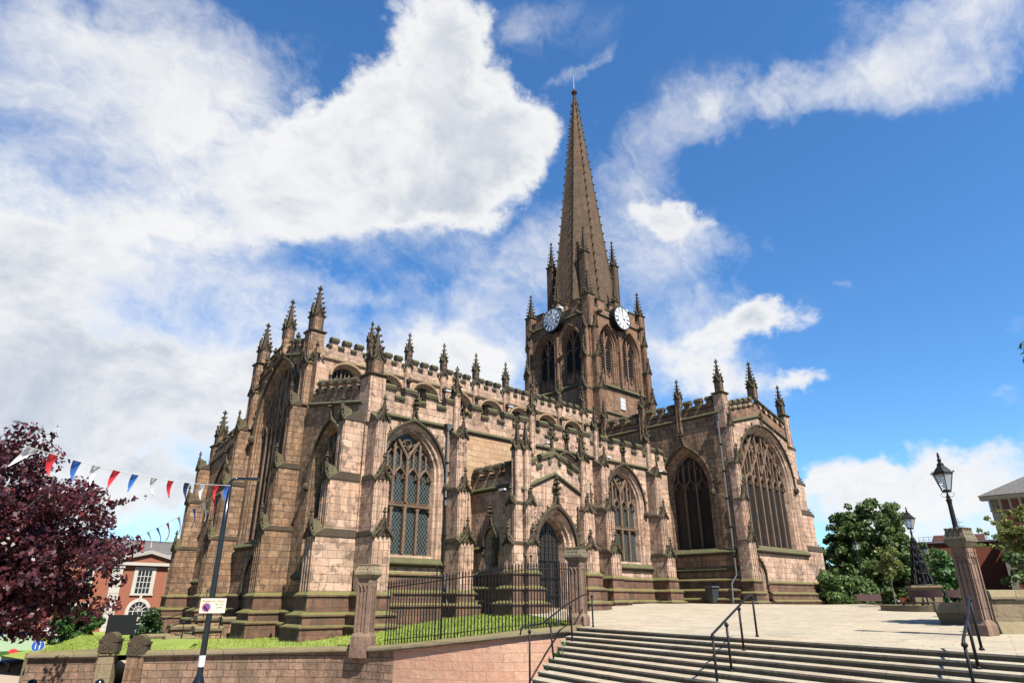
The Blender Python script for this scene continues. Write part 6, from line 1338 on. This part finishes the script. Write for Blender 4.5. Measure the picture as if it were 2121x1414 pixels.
def tree(name, x, y, z, label, m, ell, nclump, cr, nleaf, size, seed, trunk_r=.2, bark=BARK, extra=(), cat='tree', shell=.55, rz=0., zmin=-1e9, trunk_top=None, twigs=0):
    """ell: ellipsoids (cx,cy,cz,rx,ry,rz) relative to the base"""
    t = empty(name, (x, y, z), rz, label, cat); g = random.Random(seed); cl = []
    vol = [e[3]*e[4]*e[5] for e in ell]
    while len(cl) < nclump:
        e = g.choices(ell, vol)[0]; d = Vector((g.gauss(0, 1), g.gauss(0, 1), g.gauss(0, 1))).normalized(); r_ = (shell+(1-shell)*g.random())
        p = (e[0]+d.x*e[3]*r_, e[1]+d.y*e[4]*r_, e[2]+d.z*e[5]*r_)
        if p[2] < zmin: continue
        cl.append((*p, cr*(.55+.8*g.random())))
    for k in range(twigs):     # small shoots standing out of the crown
        e = g.choices(ell, vol)[0]; d = Vector((g.gauss(0, 1), g.gauss(0, 1), abs(g.gauss(0, 1))*.6)).normalized()
        for q in range(4):
            r_ = .93+.07*q; cl.append((e[0]+d.x*e[3]*r_, e[1]+d.y*e[4]*r_, e[2]+d.z*e[5]*r_+.03*q, cr*(.34-.05*q)))
    cl += list(extra)
    leaves('crown', m, t, cl, nleaf, size, seed)
    mb = MB(); top = trunk_top or ell[0][2]*.9; e = ell[0]
    mb.tube([(0, 0, -.3), (.05, 0, top*.3), (e[0]*.3, e[1]*.3, top*.6), (e[0]*.8, e[1]*.8, top)], trunk_r, 9, trunk_r*.5)
    for k in range(16):
        c = cl[g.randrange(len(cl))]; s = g.uniform(.4, .95)*top; b0 = (e[0]*.5*s/top, e[1]*.5*s/top, s)
        mid = ((b0[0]+c[0])/2+g.uniform(-.2, .2), (b0[1]+c[1])/2+g.uniform(-.2, .2), (b0[2]+c[2])/2+.15)
        mb.tube([b0, mid, c[:3]], trunk_r*.32, 5, trunk_r*.06)
    mb.build('trunk', bark, t, smooth=True); return t
# copper tree at the left edge
x, y = at_rd(-.83*16.5, 16.5)
tree('copper_tree', x, y, -2.7, 'large copper leaved tree with dark purple foliage at the left edge', LPUR, [(0, 0, 4.4, 3.6, 3.6, 2.5), (-2.3, 1.5, 6.0, 2.2, 2.2, 1.6), (1.0, -.8, 3.6, 3.0, 3.0, 2.0), (-1.6, 1.4, 2.7, 3.2, 3.2, 1.5), (.1, -.1, 2.6, 2.6, 2.6, 1.2)], 620, .44, 88000, .075, 11, .20, shell=.35, twigs=18)
x, y = at_rd(.5365*57, 57)
tree('broad_tree', x, y, -.8, 'big dense round green tree behind the right corner of the church', LGRN, [(0, 0, 5.4, 3.7, 3.7, 3.6), (-1.0, 1.1, 3.0, 3.5, 3.5, 2.9), (.8, -.8, 3.0, 3.6, 3.6, 2.9)], 620, .46, 80000, .15, 21, .35, shell=.5)
x, y = at_rd(.49*50, 50)
tree('bush', x, y, -.6, 'low leafy shrub at the foot of the church corner under the broad tree', LGRN, [(0, 0, .9, 3.0, 1.6, 1.3), (-1.5, 1.2, 1.4, 1.4, 1.4, 1.5)], 60, .45, 8000, .14, 31, .08, cat='shrub')
x, y = at_rd(.553*37, 37)
tree('sapling', x, y, -.7, 'thin staked young tree with pale yellow green leaves', LYEL, [(0, 0, 2.6, .75, .75, 1.0)], 40, .2, 2300, .07, 41, .035, BARKP, shell=.2, trunk_top=2.9)
x, y = at_rd(.6385*45, 45)
tree('cone_tree', x, y, -.8, 'small cone shaped green tree in front of the dark brick building', LMID, [(0, 0, 1.0, 1.7, 1.7, 1.0), (0, 0, 2.2, 1.2, 1.2, 1.2), (0, 0, 3.4, .6, .6, 1.1)], 90, .35, 9000, .12, 51, .1)
x, y = at_rd(.742*27, 27)
tree('laurel_hedge', x, y, -.8, 'dense dark green shrub behind the boundary wall at the right edge', LGRN, [(.5, -.5, 1.9, 1.3, 1.3, 1.25), (2.0, -2.0, 2.0, 1.8, 1.8, 1.6), (.8, -.6, 1.2, 1.2, 1.2, 1.0)], 130, .38, 16000, .10, 61, .1, cat='shrub')
x, y = at_rd(.775*24, 24)
tree('young_tree', x, y, -.8, 'young tree with golden green leaves and long reaching shoots at the right edge', LYEL, [(0, 0, 3.0, 1.0, 1.0, .9)], 60, .2, 7500, .065, 71, .06, shell=.3,
     extra=[(-.74*q*.16*s+.1, .67*q*.16*s, 2.4+q*z_, .11) for s, z_ in ((1.6, .10), (1.25, .16), (1.9, .03), (.8, .2)) for q in range(1, 8)])
x, y = at_rd(.885*17, 17)
tree('overhanging_tree', x+.55*.0, y, -.8, 'tall dark tree whose branch tips show at the right edge of the sky', LGRN, [(1.6, -1.4, 7.2, 1.9, 1.9, 2.2)], 190, .4, 22000, .09, 81, .2)
x, y = at_rd(-.517*36, 36)
tree('conifer_shrub', x, y, -2.3, 'small upright dark green shrub before the arched window', LCON, [(0, 0, 1.0, .5, .5, 1.0), (-.3, 0, .6, .4, .4, .5), (.35, 0, .5, .4, .4, .45)], 60, .22, 5200, .07, 91, .05, cat='shrub')
x, y = at_rd(-.622*40, 40)
tree('street_tree', x, y, -3.8, 'small bright green street tree half hidden behind the copper tree', LMID, [(0, 0, 2.3, 1.3, 1.3, 1.1)], 60, .32, 6000, .13, 101, .1)
# weeds by the steps
wd = MB()
g = random.Random(3)
for (wx, wy, wz, n_) in ((13.75, 13.25, -1.42, 26), (12.75, 12.75, -1.7, 22), (14.4, 13.7, -1.2, 14), (33.2, 26.2, -.2, 16), (36.2, 26.1, -.2, 16), (34.6, 26.3, -.2, 10)):
    for k in range(n_):
        a = g.uniform(0, 6.28); h_ = g.uniform(.08, .25); q = Vector((wx+g.uniform(-.12, .12), wy+g.uniform(-.12, .12), wz)); e_ = Vector((math.cos(a), math.sin(a), 0))
        s_ = Vector((-e_.y, e_.x, 0))*.025; wd.add([q-s_, q+s_, q+e_*h_*.6+Vector((0, 0, h_))], [(0, 1, 2)])
props(wd.build('weeds', LMID), 'sprigs of green weeds growing at the foot of the walls', 'weeds', kind='stuff')
# bird on nothing: keep the scene to what the picture shows
print('objects', len(S.objects))
